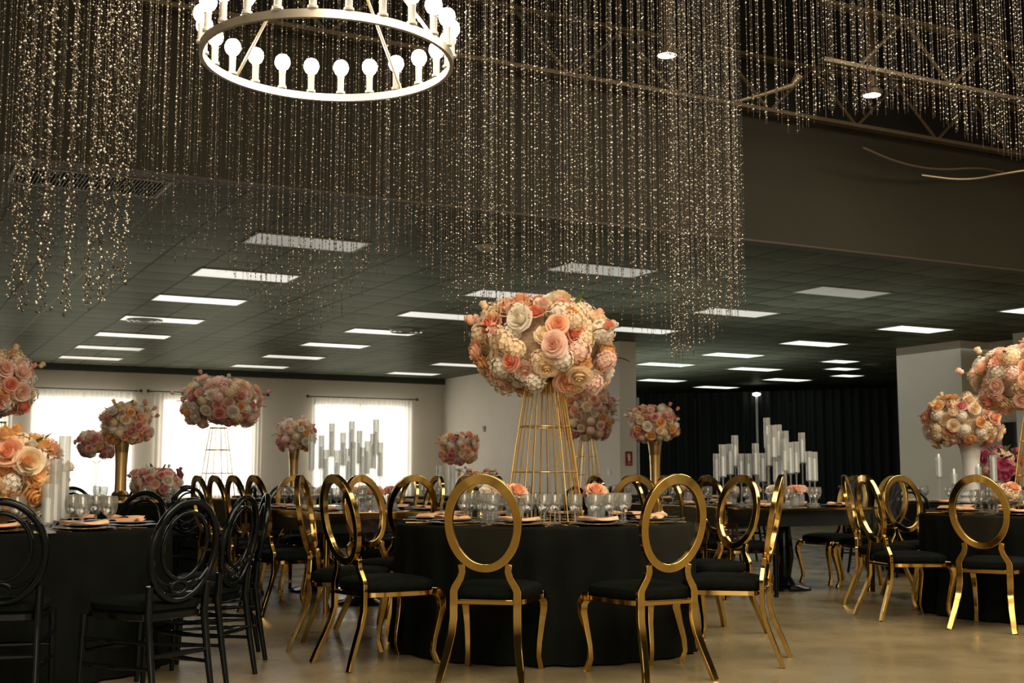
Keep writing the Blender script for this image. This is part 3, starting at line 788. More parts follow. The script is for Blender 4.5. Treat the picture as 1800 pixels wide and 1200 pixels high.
# ------------------------------------------------------------------ tableware
cat_group = {}
def mk(name, cat, parts):
    t = thing(name, 'x', cat)
    for nm_, mb, mat, sm in parts: mb.build(nm_, mat, t, sm)
    return Proto(t)
charger = mk('charger_plate', 'plate', [('plate', MB().lathe([(.001, .002), (.10, .002), (.155, .012), (.158, .014), (.155, .016), (.10, .008), (.001, .008)], 36), M['charger'], True),
                                         ('gold_rim', MB().tube([(.157 * math.cos(a), .157 * math.sin(a), .0145) for a in [2*PI*k/40 for k in range(40)]], .0022, 6, True), M['gold'], True)])
dinner = mk('dinner_plate', 'plate', [('plate', MB().lathe([(.001, .001), (.07, .001), (.125, .014), (.127, .016), (.07, .006), (.001, .006)], 32), M['charger'], True)])
def napkin_mesh():
    m = MB(); vs = []; fs = []; nx, ny = 9, 5
    for lay_, z0 in ((0, .0), (1, .014)):
        for j in range(ny):
            for i in range(nx):
                x = -.115 + .23 * i / (nx - 1); y = -.045 + .09 * j / (ny - 1)
                z = z0 + .008 * math.sin(i * .9) + (.012 if lay_ else 0) * math.cos(y * 22) + (.014 * abs(x) / .115 if lay_ else -.0)
                y2 = y * (1 - .35 * (x / .115) if lay_ else 1)
                vs.append((x, y2, z))
    for l in (0, 1):
        o = l * nx * ny
        for j in range(ny - 1):
            for i in range(nx - 1):
                q = (o+j*nx+i, o+j*nx+i+1, o+(j+1)*nx+i+1, o+(j+1)*nx+i); fs.append(q if l else q[::-1])
    B = [i for i in range(nx)] + [j*nx+nx-1 for j in range(1, ny)] + [(ny-1)*nx+i for i in range(nx-2, -1, -1)] + [j*nx for j in range(ny-2, 0, -1)]
    for k in range(len(B)):
        a, b = B[k], B[(k+1) % len(B)]; fs.append((a, b, b + nx*ny, a + nx*ny))
    return m.add(vs, fs)
nap = MB(); nm_ = napkin_mesh(); nm_.v = [(a, b, c * .45) for a, b, c in nm_.v]; o_ = nm_.build('folded_napkin', M['napkin'], None, True); tag(o_, 'x', 'napkin')
napkin = Proto(o_)
gob = [(.001, .0), (.036, .001), (.034, .004), (.010, .012), (.0065, .03), (.0065, .055), (.014, .064), (.030, .078), (.040, .105), (.0415, .135), (.037, .165),
       (.0355, .165), (.040, .135), (.0385, .105), (.028, .081), (.012, .068), (.001, .066)]
gob = [(a_ * 1.1, b_ * 1.08) for a_, b_ in gob]
o_ = MB().lathe(gob, 22).build('water_goblet', M['goblet'], None, True); tag(o_, 'x', 'glass'); goblet = Proto(o_)
fk = MB().strip([(0, -.1, .003), (0, .02, .006), (0, .05, .004)], (1, 0, 0), [.010, .005, .008], .003)
for k in range(4): fk.strip([(-.0105 + k*.007, .05, .004), (-.0105 + k*.007, .095, .007)], (1, 0, 0), .0035, .002)
fk.box(-.013, .044, .003, .013, .056, .006)
fork = mk('gold_fork', 'fork', [('handle', MB().strip([(0, -.1, .003), (0, .02, .006), (0, .045, .004)], (1, 0, 0), [.011, .005, .008], .003), M['gold_brush'], True), ('tines', MB().add([(a[0], a[1], a[2]) for a in fk.v[12:]], [tuple(i - 12 for i in f) for f in fk.f if min(f) >= 12]), M['gold_brush'], True)])
knife = mk('gold_knife', 'knife', [('handle', MB().strip([(0, -.11, .004), (0, -.01, .005)], (1, 0, 0), [.012, .009], .005), M['gold_brush'], True),
                                    ('blade', MB().strip([(0, -.01, .005), (0, .06, .004), (.003, .11, .003)], (1, 0, 0), [.013, .016, .004], .0018), M['gold_brush'], True)])
S10 = ['near middle', 'near right', 'front right', 'rear right', 'far right', 'far middle', 'far left', 'rear left', 'front left', 'near left']
def settings(T, tn, start, detail=True, ng=2, seats=range(10), z=.752, skip_goblet=()):
    cx_, cd, r = T
    for k in seats:
        a = R(start + 36 * k)                       # 0 = towards the camera, positive to the right
        ux, ud = math.sin(a), -math.cos(a)          # outwards in (lat, d)
        def P(rad, side): return L(cx_ + ux * rad - ud * side * -1 * -1, cd + ud * rad + ux * side)
        def Q(rad, side):
            lat = cx_ + ux * rad + (-ud) * side; dd = cd + ud * rad + ux * side; return L(lat, dd)
        face = math.degrees(math.atan2(-ux, -ud))    # heading towards table centre
        st = S10[k]; rz = HEAD(face)
        x_, y_ = Q(r - .20, 0); charger.place((x_, y_, z), rz, 'black charger plate with gold rim at %s seat of %s' % (st, tn), 'charger plates')
        if detail: dinner.place((x_, y_, z + .0145), rz, 'black dinner plate on the charger at %s seat of %s' % (st, tn), 'dinner plates')
        napkin.place((x_, y_, z + .034), rz + rnd.uniform(-.35, .35), 'peach folded napkin on the plate at %s seat of %s' % (st, tn), 'peach napkins')
        for j in range(ng):
            x_, y_ = Q(r - .42 - .05 * j, .10 - .11 * j)
            goblet.place((x_, y_, z), rz, '%s clear goblet at %s seat of %s' % (('right', 'left', 'rear')[j], st, tn), 'clear water goblets')
        if detail:
            x_, y_ = Q(r - .17, -.185); fork.place((x_, y_, z), rz, 'gold fork beside the plate at %s seat of %s' % (st, tn), 'gold forks')
            x_, y_ = Q(r - .17, .185); knife.place((x_, y_, z), rz, 'gold knife beside the plate at %s seat of %s' % (st, tn), 'gold knives')
settings(T1, 'the middle round table', -13, True, 3)
for px, d, w_ in ((148, 6.45, 'left'), (194, 6.55, 'right')):
    x_, y_ = G(px, d); goblet.place((x_, y_, .752), 0, '%s one of two clear goblets at the front of the left round table' % w_, 'clear water goblets')
settings(T2, 'the left round table', 22, True, 2, [0, 1, 2, 3, 4, 5, 8, 9])
settings(T3, 'the right round table', -39, True, 3, [0, 1, 5, 6, 7, 8, 9])
def row_settings(org, W_, Ln, tn, zt=.760):
    for side, sx in (('left', .19), ('right', W_ - .19)):
        for k in range(4):
            oy = .35 + .6 * k
            lat = org[0] + v[0] * sx + u[0] * oy; d = org[1] + v[1] * sx + u[1] * oy
            x_, y_ = L(lat, d); rz = -PI / 2 if side == 'left' else PI / 2
            st = nm[k] + ' ' + side + ' seat'
            charger.place((x_, y_, zt), rz, 'black charger plate at %s of %s' % (st, tn), 'charger plates')
            napkin.place((x_, y_, zt + .02), rz + rnd.uniform(-.3, .3), 'peach napkin on the charger at %s of %s' % (st, tn), 'peach napkins')
            sg = 1 if side == 'left' else -1
            for j in range(2):
                goblet.place((x_ + sg * (.22 + .05 * j), y_ + .1 - .11 * j, zt), rz, '%s goblet at %s of %s' % (('farther', 'nearer')[j], st, tn), 'clear water goblets')
row_settings((-1.45, 9.36), 1.20, 2.5, 'the left gold table')
row_settings((2.25, 10.6), 1.25, 2.5, 'the right dark table')

# ------------------------------------------------------------------ flowers
def rose_mesh(kind, seed):
    r_ = random.Random(seed); m = MB(); tone = []
    if kind == 'rose':
        LY = [(3, .20, .62, 1.15, 0, .10), (4, .38, .62, .95, .02, .35), (5, .62, .50, .80, .08, .65), (6, .86, .30, .68, .16, .90), (6, 1.0, .02, .66, .18, 1.0)]
    elif kind == 'bud':
        LY = [(3, .22, .75, 1.2, 0, .3), (4, .40, .70, 1.0, .0, .6), (4, .52, .55, .95, .03, .9)]
    else:  # peony
        LY = [(6, .25, .42, .55, .02, .5), (7, .50, .48, .50, .03, .7), (8, .72, .38, .45, .05, .85), (9, .90, .18, .42, .08, 1.0), (8, 1.0, -.10, .45, .06, 1.0)]
    m.lathe([(.02, -.45), (.3, -.35), (.45, -.1), (.35, .15), (.05, .25)], 10); tone += [.45] * len(m.v)
    for n, Rr, Hh, wd, lip, tn in LY:
        off = r_.uniform(0, 6.28)
        for p in range(n):
            a0 = off + 2 * PI * p / n + r_.uniform(-.12, .12); nu, nv = 5, 5; vs = []; jit = r_.uniform(-.06, .06); rj = r_.uniform(.93, 1.07)
            for j in range(nv):
                q = j / (nv - 1)
                for i in range(nu):
                    uu = -1 + 2 * i / (nu - 1)
                    rad = (.10 + (Rr - .10) * q ** .55 + lip * max(0, q - .7) * 2.2) * rj - .06 * uu * uu * q
                    z = -.38 + (Hh + .38 + jit) * q - lip * max(0, q - .75) * 1.2 - .16 * uu * uu * q * q
                    if kind == 'peony': z += .05 * math.sin(uu * 7 + p) * q; rad += .03 * math.cos(uu * 9 + p) * q
                    ang = a0 + uu * wd * (.35 + .65 * math.sin(min(1, q * 1.1) * PI / 2))
                    vs.append((rad * math.cos(ang), rad * math.sin(ang), z)); tone.append(min(1, tn * (.55 + .45 * q)))
            m.add(vs, [(j*nu+i, j*nu+i+1, (j+1)*nu+i+1, (j+1)*nu+i) for j in range(nv-1) for i in range(nu-1)])
    return m, tone
def hydra_mesh(seed):
    r_ = random.Random(seed); m = MB(); tone = []
    m.lathe([(.02, -.6), (.55, -.45), (.72, 0), (.55, .4), (.02, .6)], 10); tone += [.3] * len(m.v)
    for k in range(70):
        z = 1 - 2 * (k + .5) / 70; a = k * 2.39996
        if z < -.7: continue
        n = Vector((math.sqrt(1 - z*z) * math.cos(a), math.sqrt(1 - z*z) * math.sin(a), z * .8)).normalized()
        t1 = n.orthogonal().normalized(); t2 = n.cross(t1); c = n * r_.uniform(.78, .95); b = r_.uniform(0, 1.5)
        for p in range(4):
            d1 = t1 * math.cos(b + p*PI/2) + t2 * math.sin(b + p*PI/2); d2 = n.cross(d1); s_ = .19
            m.add([c, c + d1*s_*.6 + d2*s_*.5 + n*.04, c + d1*s_*1.15 + n*.02, c + d1*s_*.6 - d2*s_*.5 + n*.04], [(0, 1, 2, 3)]); tone += [.4, 1, 1, 1]
    return m, tone
def floral(kind, col, seed):
    mb, tone = hydra_mesh(seed) if kind == 'hydrangea' else rose_mesh(kind, seed)
    return mb.mesh(kind, PET[col], 'all', tone)
FM = {}
def fmesh(kind, col, seed=None):
    k = (kind, col, (seed or 0) % 2)
    if k not in FM: FM[k] = floral(kind, col, 5 + k[2] * 3)
    return FM[k]
leaf_me = MB().add([(0, 0, 0), (.028, .04, .008), (0, .05, 0), (-.028, .04, .008), (.024, .08, .004), (0, .12, -.012), (-.024, .08, .004)], [(0, 1, 2), (0, 2, 3), (1, 4, 2), (4, 5, 2), (2, 5, 6), (2, 6, 3)]).mesh('leaf', M['leaf'], 'all')
def bouquet(px, py, d, a, c, n_rose, n_hyd, rs, label, palette, hyd=('white', 'cream', 'blush', 'cream'), buds=8, seed=1, flat=.75, group='rose bouquets', leaves=8, name='rose_bouquet', drop=0):
    r_ = random.Random(seed); x_, y_ = G(px, d); zc_ = Z(py, d)
    t = thing(name, label, 'flower bouquet', (x_, y_, zc_ - c * .85), r_.uniform(0, 6.28), group)
    oz = c * .85
    MB().lathe([(.02, -.62), (.6, -.50), (.80, 0), (.62, .5), (.02, .68)], 18).build('moss_core', M['foam'], t).scale = (a, a, c)
    t.children[0].location = (0, 0, oz)
    tot = n_rose + n_hyd
    idx = list(range(tot)); r_.shuffle(idx); hy = set(idx[:n_hyd])
    for k in range(tot):
        z = 1 - 1.86 * (k + .5) / tot
        an = k * 2.39996 + r_.uniform(-.15, .15); s_ = math.sqrt(max(0, 1 - z * z))
        n = Vector((s_ * math.cos(an), s_ * math.sin(an), z))
        q = r_.uniform(.84, 1.06)
        e = abs(n.z) ** flat * (1 if n.z > 0 else -1)
        rad = max(s_, .15) ** .75
        p = Vector((math.cos(an) * rad * a * q * .90, math.sin(an) * rad * a * q * .90, oz + e * c * q * .9))
        nn = Vector((n.x / a, n.y / a, n.z / c)).normalized()
        rot = nn.to_track_quat('Z', 'Y').to_euler(); rot.rotate_axis('Z', r_.uniform(0, 6.28))
        rot.rotate_axis('X', r_.uniform(-.4, .4))
        if k in hy: link('hydrangea', fmesh('hydrangea', r_.choice(hyd), k), t, p, rot, rs * r_.uniform(1.1, 1.5))
        else:
            col = r_.choice(palette); kind = r_.choice(['rose', 'rose', 'rose', 'peony'])
            link('rose', fmesh(kind, col, k), t, p + nn * rs * r_.uniform(.1, .75), rot, rs * r_.uniform(.9, 1.35))
    for k in range(buds):
        an = r_.uniform(0, 6.28); z = r_.uniform(.05, .95); s_ = math.sqrt(1 - z * z)
        n = Vector((s_ * math.cos(an), s_ * math.sin(an), z)); p0 = Vector((n.x * a * .8, n.y * a * .8, oz + n.z * c * .8)); q = r_.uniform(1.10, 1.3)
        p = Vector((n.x * a * q, n.y * a * q, oz + n.z * c * q + rs * .3))
        rot = (n + Vector((0, 0, .5))).normalized().to_track_quat('Z', 'Y').to_euler()
        b_ = link('rosebud', fmesh('bud', r_.choice(palette), k), t, p, rot, rs * r_.uniform(.75, 1.0))
        bs = b_.scale[0]; iv = Matrix.LocRotScale(b_.location, b_.rotation_euler, b_.scale).inverted()
        MB().tube([iv @ p0, iv @ ((p0 + p) / 2 + Vector((0, 0, .01))), Vector((0, 0, -.3))], .0035 / bs, 5).build('stem', M['stem'], b_)
    for k in range(leaves):
        an = r_.uniform(0, 6.28); z = r_.uniform(-.3, .95); s_ = math.sqrt(1 - z * z)
        n = Vector((s_ * math.cos(an), s_ * math.sin(an), z)); p = Vector((n.x * a * .98, n.y * a * .98, oz + n.z * c * .98))
        link('leaf', leaf_me, t, p, n.to_track_quat('Y', 'Z').to_euler(), rs * 14)
    return t
def wire_stand(lat, d, z0, h, rb, rt, label, nr=24, wr=.0035, group='gold wire flower stands', rings=(.0, .36, .69, 1.0), solid=False):
    x_, y_ = L(lat, d); t = thing('wire_flower_stand', label, 'flower stand', (x_, y_, z0), 0, group)
    rod = None
    for k in range(nr):
        a = 2 * PI * k / nr
        if rod is None:
            o = MB().tube([(rb, 0, .004), (rb * .55 + rt * .45, 0, h * .5), (rt, 0, h)], wr, 6).build('wire_rod', M['gold_wire'], t); rod = o
        else:
            o = rod.copy(); COL.objects.link(o); o.parent = t
        o.rotation_euler = (0, 0, a)
    for q in rings:
        rr = rb + (rt - rb) * q
        if 0 < q < 1: rr = (rb * .55 + rt * .45) + (rt - (rb * .55 + rt * .45)) * (q - .5) * 2 if q > .5 else rb + ((rb * .55 + rt * .45) - rb) * q * 2
        MB().tube([(rr * math.cos(b), rr * math.sin(b), max(.004, q * h)) for b in [2 * PI * k / 40 for k in range(40)]], wr * 1.15, 6, True).build('hoop', M['gold_wire'], t)
    MB().lathe([(.001, h), (rt + .01, h), (rt + .01, h + .006), (.001, h + .006)], 24).build('top_plate', M['gold_wire'], t)
    return t
def trumpet(lat, d, z0, h, s_, label, mat=None):
    x_, y_ = L(lat, d); t = thing('trumpet_vase', label, 'vase', (x_, y_, z0), 0, 'tall trumpet vases')
    pr = [(.30, 0), (.30, .03), (.26, .05), (.22, .09), (.25, .12), (.22, .15), (.165, .18), (.160, .30), (.165, .55), (.185, .78), (.22, .94), (.25, 1.0), (.23, .99), (.15, .6), (.001, .4)]
    MB().lathe([(r_ * s_, z * h) for r_, z in pr[:7]], 28).build('foot', mat or M['gold_brush'], t)
    MB().lathe([(r_ * s_, z * h) for r_, z in pr[6:]], 28).build('body', mat or M['gold_brush'], t)
    return t
WARM = ['peach', 'blush', 'blush', 'cream', 'peach', 'apricot', 'coral', 'cream', 'white']
DUST = ['blush', 'rose_pink', 'peach', 'cream', 'white', 'rose_pink', 'apricot']
# middle table
wire_stand(T1[0], T1[1], .752, .86, .245, .118, 'tall gold wire cone stand in the centre of the middle round table', 26, .0038)
bouquet(960, 612, 7.75, .455, .305, 92, 60, .066, 'large peach and cream rose bouquet on the gold wire stand in the middle', WARM, buds=10, seed=5)
# left edge, elevated
wire_stand((-15 - 900) / F * 10.4, 10.4, .752, .74, .235, .118, 'gold wire stand under the bouquet at the left edge', 18)
cloth_table((-15 - 900) / F * 10.4, 10.4, .9, 'black cloth table behind the low bouquet at the left edge', 31)
bouquet(-12, 675, 10.4, .30, .285, 70, 30, .062, 'orange and blush rose bouquet cut off by the left edge', WARM + ['coral'], buds=5, seed=6)
# low arrangement, left table
bouquet(22, 838, 6.75, .225, .215, 40, 24, .064, 'low peach and cream rose bouquet on the left round table', ['apricot', 'cream', 'peach', 'white', 'apricot'], buds=7, seed=8)
# right table
wire_stand(T3[0], T3[1], .752, .80, .245, .118, 'gold wire cone stand on the round table at the right edge', 24)
bouquet(1828, 668, T3[1], .46, .27, 80, 45, .062, 'large blush rose bouquet cut off by the right edge', ['blush', 'peach', 'cream', 'coral', 'white', 'blush'], buds=6, seed=9)
bouquet(1768, 868, 9.3, .085, .06, 10, 8, .04, 'small cream and peach flower cluster beside the right wire stand', ['cream', 'peach'], buds=0, seed=10, leaves=3)
# far bouquets
trumpet(*T6, .752, Z(768, 13.4) - .752, .38, 'dark gold trumpet vase before the bright left curtain')
bouquet(219, 745, 13.4, .27, .22, 60, 25, .048, 'dusty pink bouquet on the dark gold trumpet vase at left', DUST, buds=8, seed=11)
x_, y_ = G(168, 17.5)
t = thing('glass_flower_stand', 'clear glass stand under the bouquet left of the trumpet vase', 'flower stand', (x_, y_, .752), 0, 'clear glass flower stands')
MB().lathe([(.12, 0), (.12, .01), (.02, .02), (.02, .46), (.08, .51)], 16).build('column', M['tube'], t)
cloth_table((168 - 900) / F * 17.5, 17.5, .9, 'far black cloth table left of the trumpet vase', 40)
bouquet(168, 781, 17.5, .29, .20, 50, 20, .048, 'dusty pink bouquet just left of the dark gold vase', DUST, buds=6, seed=12)
wire_stand(-3.77, 15.7, .752, Z(752, 15.7) - .752, .235, .105, 'thin wire stand with few rods before the second curtain', 6, .005)
cloth_table(-3.77, 15.7, .9, 'black cloth table under the wide pink bouquet on thin wire stand', 41)
bouquet(385, 708, 15.7, .50, .325, 90, 40, .062, 'wide pink and white rose bouquet on the thin wire stand', DUST + ['white', 'blush'], buds=9, seed=13)
bouquet(275, 849, 13.9, .27, .165, 40, 20, .05, 'low grey pink bouquet right of the dark gold trumpet vase', ['blush', 'mauve', 'white', 'rose_pink'], buds=6, seed=14)
trumpet(*T5V, .752, Z(787, 18.5) - .752, .40, 'gold trumpet vase left of the glass candle cluster')
cloth_table(*T5V, .9, 'black cloth table under the gold vase left of the glass candles', 42)
bouquet(519, 765, 18.5, .31, .24, 45, 18, .048, 'small pink bouquet on the gold vase left of the glass candles', DUST, buds=8, seed=15)
bouquet(806, 788, 17.6, .285, .235, 50, 20, .048, 'small dusty bouquet before the side wall near the corner', DUST + ['apricot', 'cream'], buds=5, seed=16)
x_, y_ = G(806, 17.6)
t = thing('glass_flower_stand', 'clear glass stand under the small bouquet near the room corner', 'flower stand', (x_, y_, .752), 0, 'clear glass flower stands')
MB().lathe([(.12, 0), (.12, .01), (.02, .02), (.02, .35), (.08, .40)], 16).build('column', M['tube'], t)
bouquet(838, 838, 12.6, .19, .08, 14, 0, .03, 'small mauve flower heads rising behind the nearest gold chair', ['mauve', 'rose_pink', 'blush'], buds=8, seed=17, leaves=4)
cloth_table((838 - 900) / F * 13.4, 13.4, .85, 'black cloth table behind the nearest gold chair and its goblets', 43)
wire_stand(*T12, .752, .86, .24, .12, 'gold wire stand seen right behind the middle wire stand', 22, .004)
bouquet(1031, 727, 19.0, .46, .45, 80, 30, .066, 'tall pink and white bouquet behind the middle bouquet', DUST + ['blush'], buds=9, seed=18)
cloth_table(*T12, .9, 'black cloth table under the second gold wire stand', 44)
trumpet(*T9, .752, Z(776, 16.2) - .752, .40, 'silvery gold trumpet vase beside the black drapes')
bouquet(1149, 746, 16.2, .32, .25, 60, 22, .05, 'pink bouquet on the trumpet vase beside the black drapes', DUST, buds=8, seed=19)
trumpet((1703 - 900) / F * 13.6, 13.6, .752, Z(782, 13.6) - .752, .52, 'tall white vase under the bouquet before the cream wall', M['white_vase'])
bouquet(1696, 742, 13.6, .41, .30, 75, 30, .058, 'wide blush and cream bouquet on the white vase at right', ['blush', 'peach', 'cream', 'rose_pink', 'cream', 'apricot'], buds=8, seed=20)
bouquet(1762, 818, 14.0, .20, .17, 14, 4, .06, 'bright magenta flowers with green leaves at the right edge', ['magenta', 'magenta', 'coral', 'blush'], ('blush',), buds=5, seed=21, leaves=40)
# bud vases with single blooms on the tables
budvase = mk('bud_vase', 'vase', [('vase', MB().lathe([(.001, .002), (.030, .002), (.034, .01), (.034, .09), (.028, .10), (.0265, .10), (.032, .088), (.032, .012), (.001, .008)], 18), M['tube'], True)])
def posy(lat, d, z, r_, col, where, vase_scale=1.0):
    x_, y_ = L(lat, d)
    budvase.place((x_, y_, z), 0, 'short clear glass vase ' + where, 'short clear vases', vase_scale)
    zt = z + .10 * vase_scale
    t = thing('posy', col[0] + ' posy ' + where, 'flower posy', (x_, y_, zt - .03), rnd.uniform(0, 6), 'small posies in clear vases')
    for k in range(3):
        a = 2.1 * k; rot = Vector((math.cos(a) * .6, math.sin(a) * .6, .8)).to_track_quat('Z', 'Y').to_euler()
        p = Vector((math.cos(a) * r_ * .6, math.sin(a) * r_ * .6, .03 + r_ * .7))
        link('rose', fmesh(['rose', 'peony', 'rose'][k], col[1 + k % 2], k), t, p, rot, r_)
        MB().tube([(0, 0, -.05), p], .003, 5).build('stem', M['stem'], t)
posy(T1[0] - .345, T1[1] - .04, .752, .055, ('cream', 'cream', 'white'), 'in the ring of the nearest chair', 1.55)
posy(T1[0] - .19, T1[1] - .285, .752, .06, ('peach', 'peach', 'apricot'), 'just left of the middle wire stand', 1.55)
posy(T1[0] + .315, T1[1] - .13, .752, .06, ('peach cream', 'peach', 'cream'), 'just right of the middle wire stand', 1.55)
def on_table(org, a, b): return (org[0] + v[0] * a + u[0] * b, org[1] + v[1] * a + u[1] * b)
O4 = (-1.45, 9.36); O5 = (2.25, 10.6)
for k, (a, b, c, wd) in enumerate([(.42, .5, ('cream', 'cream', 'white'), 'front left'), (.62, .45, ('blush', 'blush', 'peach'), 'front middle'), (.82, .6, ('coral pink', 'rose_pink', 'blush'), 'front right'),
                                   (.40, 1.1, ('white', 'white', 'cream'), 'middle left'), (.84, 1.3, ('cream white', 'cream', 'white'), 'middle right'), (.55, 2.0, ('pale pink', 'blush', 'white'), 'rear')]):
    posy(*on_table(O4, a, b), .760, .055, c, 'on the left gold table, %s of the candles' % wd, 1.2)
    posy(*on_table(O5, a, b), .760, .055, ('white', 'white', 'cream') if k % 3 == 0 else ('peach', 'peach', 'coral') if k % 3 == 1 else ('pale blush', 'blush', 'white'), 'on the right dark table, %s of the candles' % wd, 1.2)
# ------------------------------------------------------------------ candle tubes
def candle_holder(stem, tube, cand, r_=.026):
    t = thing('glass_candle_holder', 'x', 'candle holder')
    MB().lathe([(.001, 0), (.045, .001), (.045, .008), (.010, .016), (.007, .03), (.007, stem - .03), (.014, stem - .012), (r_, stem), (.001, stem + .002)], 16).build('stem', M['tube'], t)
    MB().lathe([(r_, stem), (r_, stem + tube), (r_ - .0025, stem + tube), (r_ - .0025, stem + .004)], 20).build('glass_cylinder', M['tube'], t)
    MB().lathe([(.001, stem + .004), (.014, stem + .004), (.013, stem + cand), (.004, stem + cand + .004), (.001, stem + cand + .006)], 14, cap=False).build('candle', M['candle'], t)
    return t
def cluster(org, tops, dmid, where, gname, px0, px1, seed):
    r_ = random.Random(seed); tops = sorted(tops)
    for i, (px, py) in enumerate(tops):
        d = dmid + r_.uniform(-.42, .42); x_, y_ = G(px, d); zt = Z(py, d); z0 = .760
        hh = zt - z0; tb = min(.30, hh * .55); t = candle_holder(hh - tb, tb, tb * r_.uniform(.6, .8), .0265 if dmid < 11.5 else .033)
        t.location = (x_, y_, z0)
        tag(t, 'glass candle tube on tall stem, number %s from the left %s' % (WORDS[i], where), 'candle holder', gname)
WORDS = ['one', 'two', 'three', 'four', 'five', 'six', 'seven', 'eight', 'nine', 'ten', 'eleven', 'twelve', 'thirteen', 'fourteen', 'fifteen', 'sixteen', 'seventeen', 'eighteen', 'nineteen', 'twenty', 'twenty-one', 'twenty-two', 'twenty-three', 'twenty-four', 'twenty-five']
cluster(O4, [(547, 763), (564, 765), (572, 790), (582, 744), (592, 791), (602, 760), (612, 788), (617, 740), (620, 776), (631, 757), (637, 786), (645, 775), (655, 762), (660, 737), (668, 777)], 10.85, 'on the left gold table', 'candle tubes on the left gold table', 0, 0, 1)
cluster(O5, [(1260, 797), (1271, 781), (1284, 780), (1293, 765), (1303, 797), (1316, 797), (1329, 779), (1341, 796), (1350, 734), (1352, 763), (1361, 747), (1370, 746), (1365, 795), (1375, 795), (1382, 757), (1380, 771), (1390, 777), (1400, 776), (1411, 760), (1423, 793), (1432, 794)], 11.9, 'before the black drapes', 'candle tubes on the right dark table', 0, 0, 2)
def single_tube(px, py, d, pyb, label, r_=.03, z0=.752, stem=.05):
    x_, y_ = G(px, d); zt = Z(py, d); t = candle_holder(stem if pyb is None else Z(pyb, d) - z0, zt - (Z(pyb, d) if pyb else z0 + stem), (zt - z0) * .5, r_); t.location = (x_, y_, z0)
    tag(t, label, 'candle holder', 'single glass candle tubes')
single_tube(112, 766, 6.75, None, 'tallest glass candle cylinder on the left round table', .032)
single_tube(98, 806, 6.45, None, 'middle glass candle cylinder on the left round table', .030)
single_tube(86, 850, 6.12, None, 'shortest glass candle cylinder on the left round table', .028)
single_tube(1651, 803, 13.3, 838, 'glass candle tube on a stem left of the white vase', .032)
single_tube(1677, 832, 13.2, 850, 'short glass candle tube just left of the white vase', .032)
single_tube(1720, 820, 13.2, 848, 'glass candle tube just right of the white vase', .034)
single_tube(1747, 800, 13.1, 846, 'tall glass candle tube beside the magenta flowers', .036)
single_tube(773, 818, 13.3, None, 'glass candle tube left of the small bouquet near the corner', .036)
single_tube(795, 818, 13.5, None, 'glass candle tube under the small bouquet near the corner', .036)
for px, d in ((243, 14.2), (296, 14.4)):
    single_tube(px, 830 if px < 250 else 822, d, None, 'glass candle tube ' + ('beside the foot of the dark gold vase' if px < 250 else 'before the low grey pink bouquet'), .03)

# far tables: chairs and goblets
S8 = ['near left', 'near', 'near right', 'right', 'far right', 'far', 'far left', 'left']
def far_chairs(lat, d, seats, tn, r_=1.36, proto=BC):
    for k in seats:
        a = R(-45 + 45 * k); la = lat + math.sin(a) * r_; dd = d - math.cos(a) * r_
        put(proto, la, dd, math.degrees(math.atan2(lat - la, d - dd)), 'black chair on the %s side of %s' % (S8[k], tn), 'black chairs at the far tables')
far_chairs(*T6, [1, 2, 3], 'the table with the dark gold vase')
far_chairs((168 - 900) / F * 17.5, 17.5, [1, 2], 'the table left of the dark gold vase')
far_chairs(-3.77, 15.7, [1, 2], 'the table with the thin wire stand')
far_chairs((838 - 900) / F * 13.4, 13.4, [0, 1, 2, 3], 'the table behind the nearest gold chair')
far_chairs(*T12, [1, 2], 'the table with the second wire stand')
far_chairs(*T9, [2, 3], 'the table beside the drapes')
far_chairs(*T10, [0, 1, 7], 'the table with the white vase')
def far_goblets(lat, d, tn, n=8, r_=.55):
    for k in range(n):
        a = 2 * PI * k / n; x_, y_ = L(lat + math.sin(a) * r_, d - math.cos(a) * r_)
        goblet.place((x_, y_, .752), 0, 'clear goblet on the %s side of %s' % (['near', 'near right', 'right', 'far right', 'far', 'far left', 'left', 'near left'][k], tn), 'clear water goblets')
        if k in (0, 1, 2, 6, 7):
            x_, y_ = L(lat + math.sin(a) * .72, d - math.cos(a) * .72)
            charger.place((x_, y_, .752), 0, 'black charger plate on the %s side of %s' % (['near', 'near right', 'right', '', '', '', 'left', 'near left'][k], tn), 'charger plates')
            napkin.place((x_, y_, .776), a, 'peach napkin on the %s side of %s' % (['near', 'near right', 'right', '', '', '', 'left', 'near left'][k], tn), 'peach napkins')
far_goblets(*T6, 'the table with the dark gold vase')
far_goblets((838 - 900) / F * 13.4, 13.4, 'the table behind the nearest gold chair')
far_goblets(*T10, 'the table with the white vase')
far_goblets(-3.77, 15.7, 'the table with the thin wire stand')
far_goblets(*T9, 'the table beside the drapes')

# ------------------------------------------------------------------ wall fittings
t = thing('emergency_light', 'twin head emergency light high on the cream pier', 'emergency light', (12.25, 19.6, 3.0), 0)
MB().box(-.05, -.14, -.05, .002, .14, .05).build('housing', M['white'], t, False, .008)
for s_ in (-1, 1): MB().lathe([(.001, 0), (.05, .0), (.06, .03), (.04, .08), (.001, .09)], 16).build('lamp_head', M['frame'], t, True, 0, (-.09, s_ * .09, .04))
t = thing('fire_extinguisher_sign', 'red fire extinguisher sign with white symbol on the pier', 'sign', (12.44, 19.07, 1.37), 0)
MB().box(-.075, -.012, -.13, .075, -.001, .13).build('sign_plate', M['red'], t, False)
sy = MB().box(-.022, -.015, -.045, .022, -.0125, .055).box(-.012, -.015, .055, .012, -.0125, .075).box(-.03, -.015, .075, .02, -.0125, .085).box(-.036, -.015, .02, -.030, -.0125, .08)
sy.build('symbol', M['signwhite'], t, False)
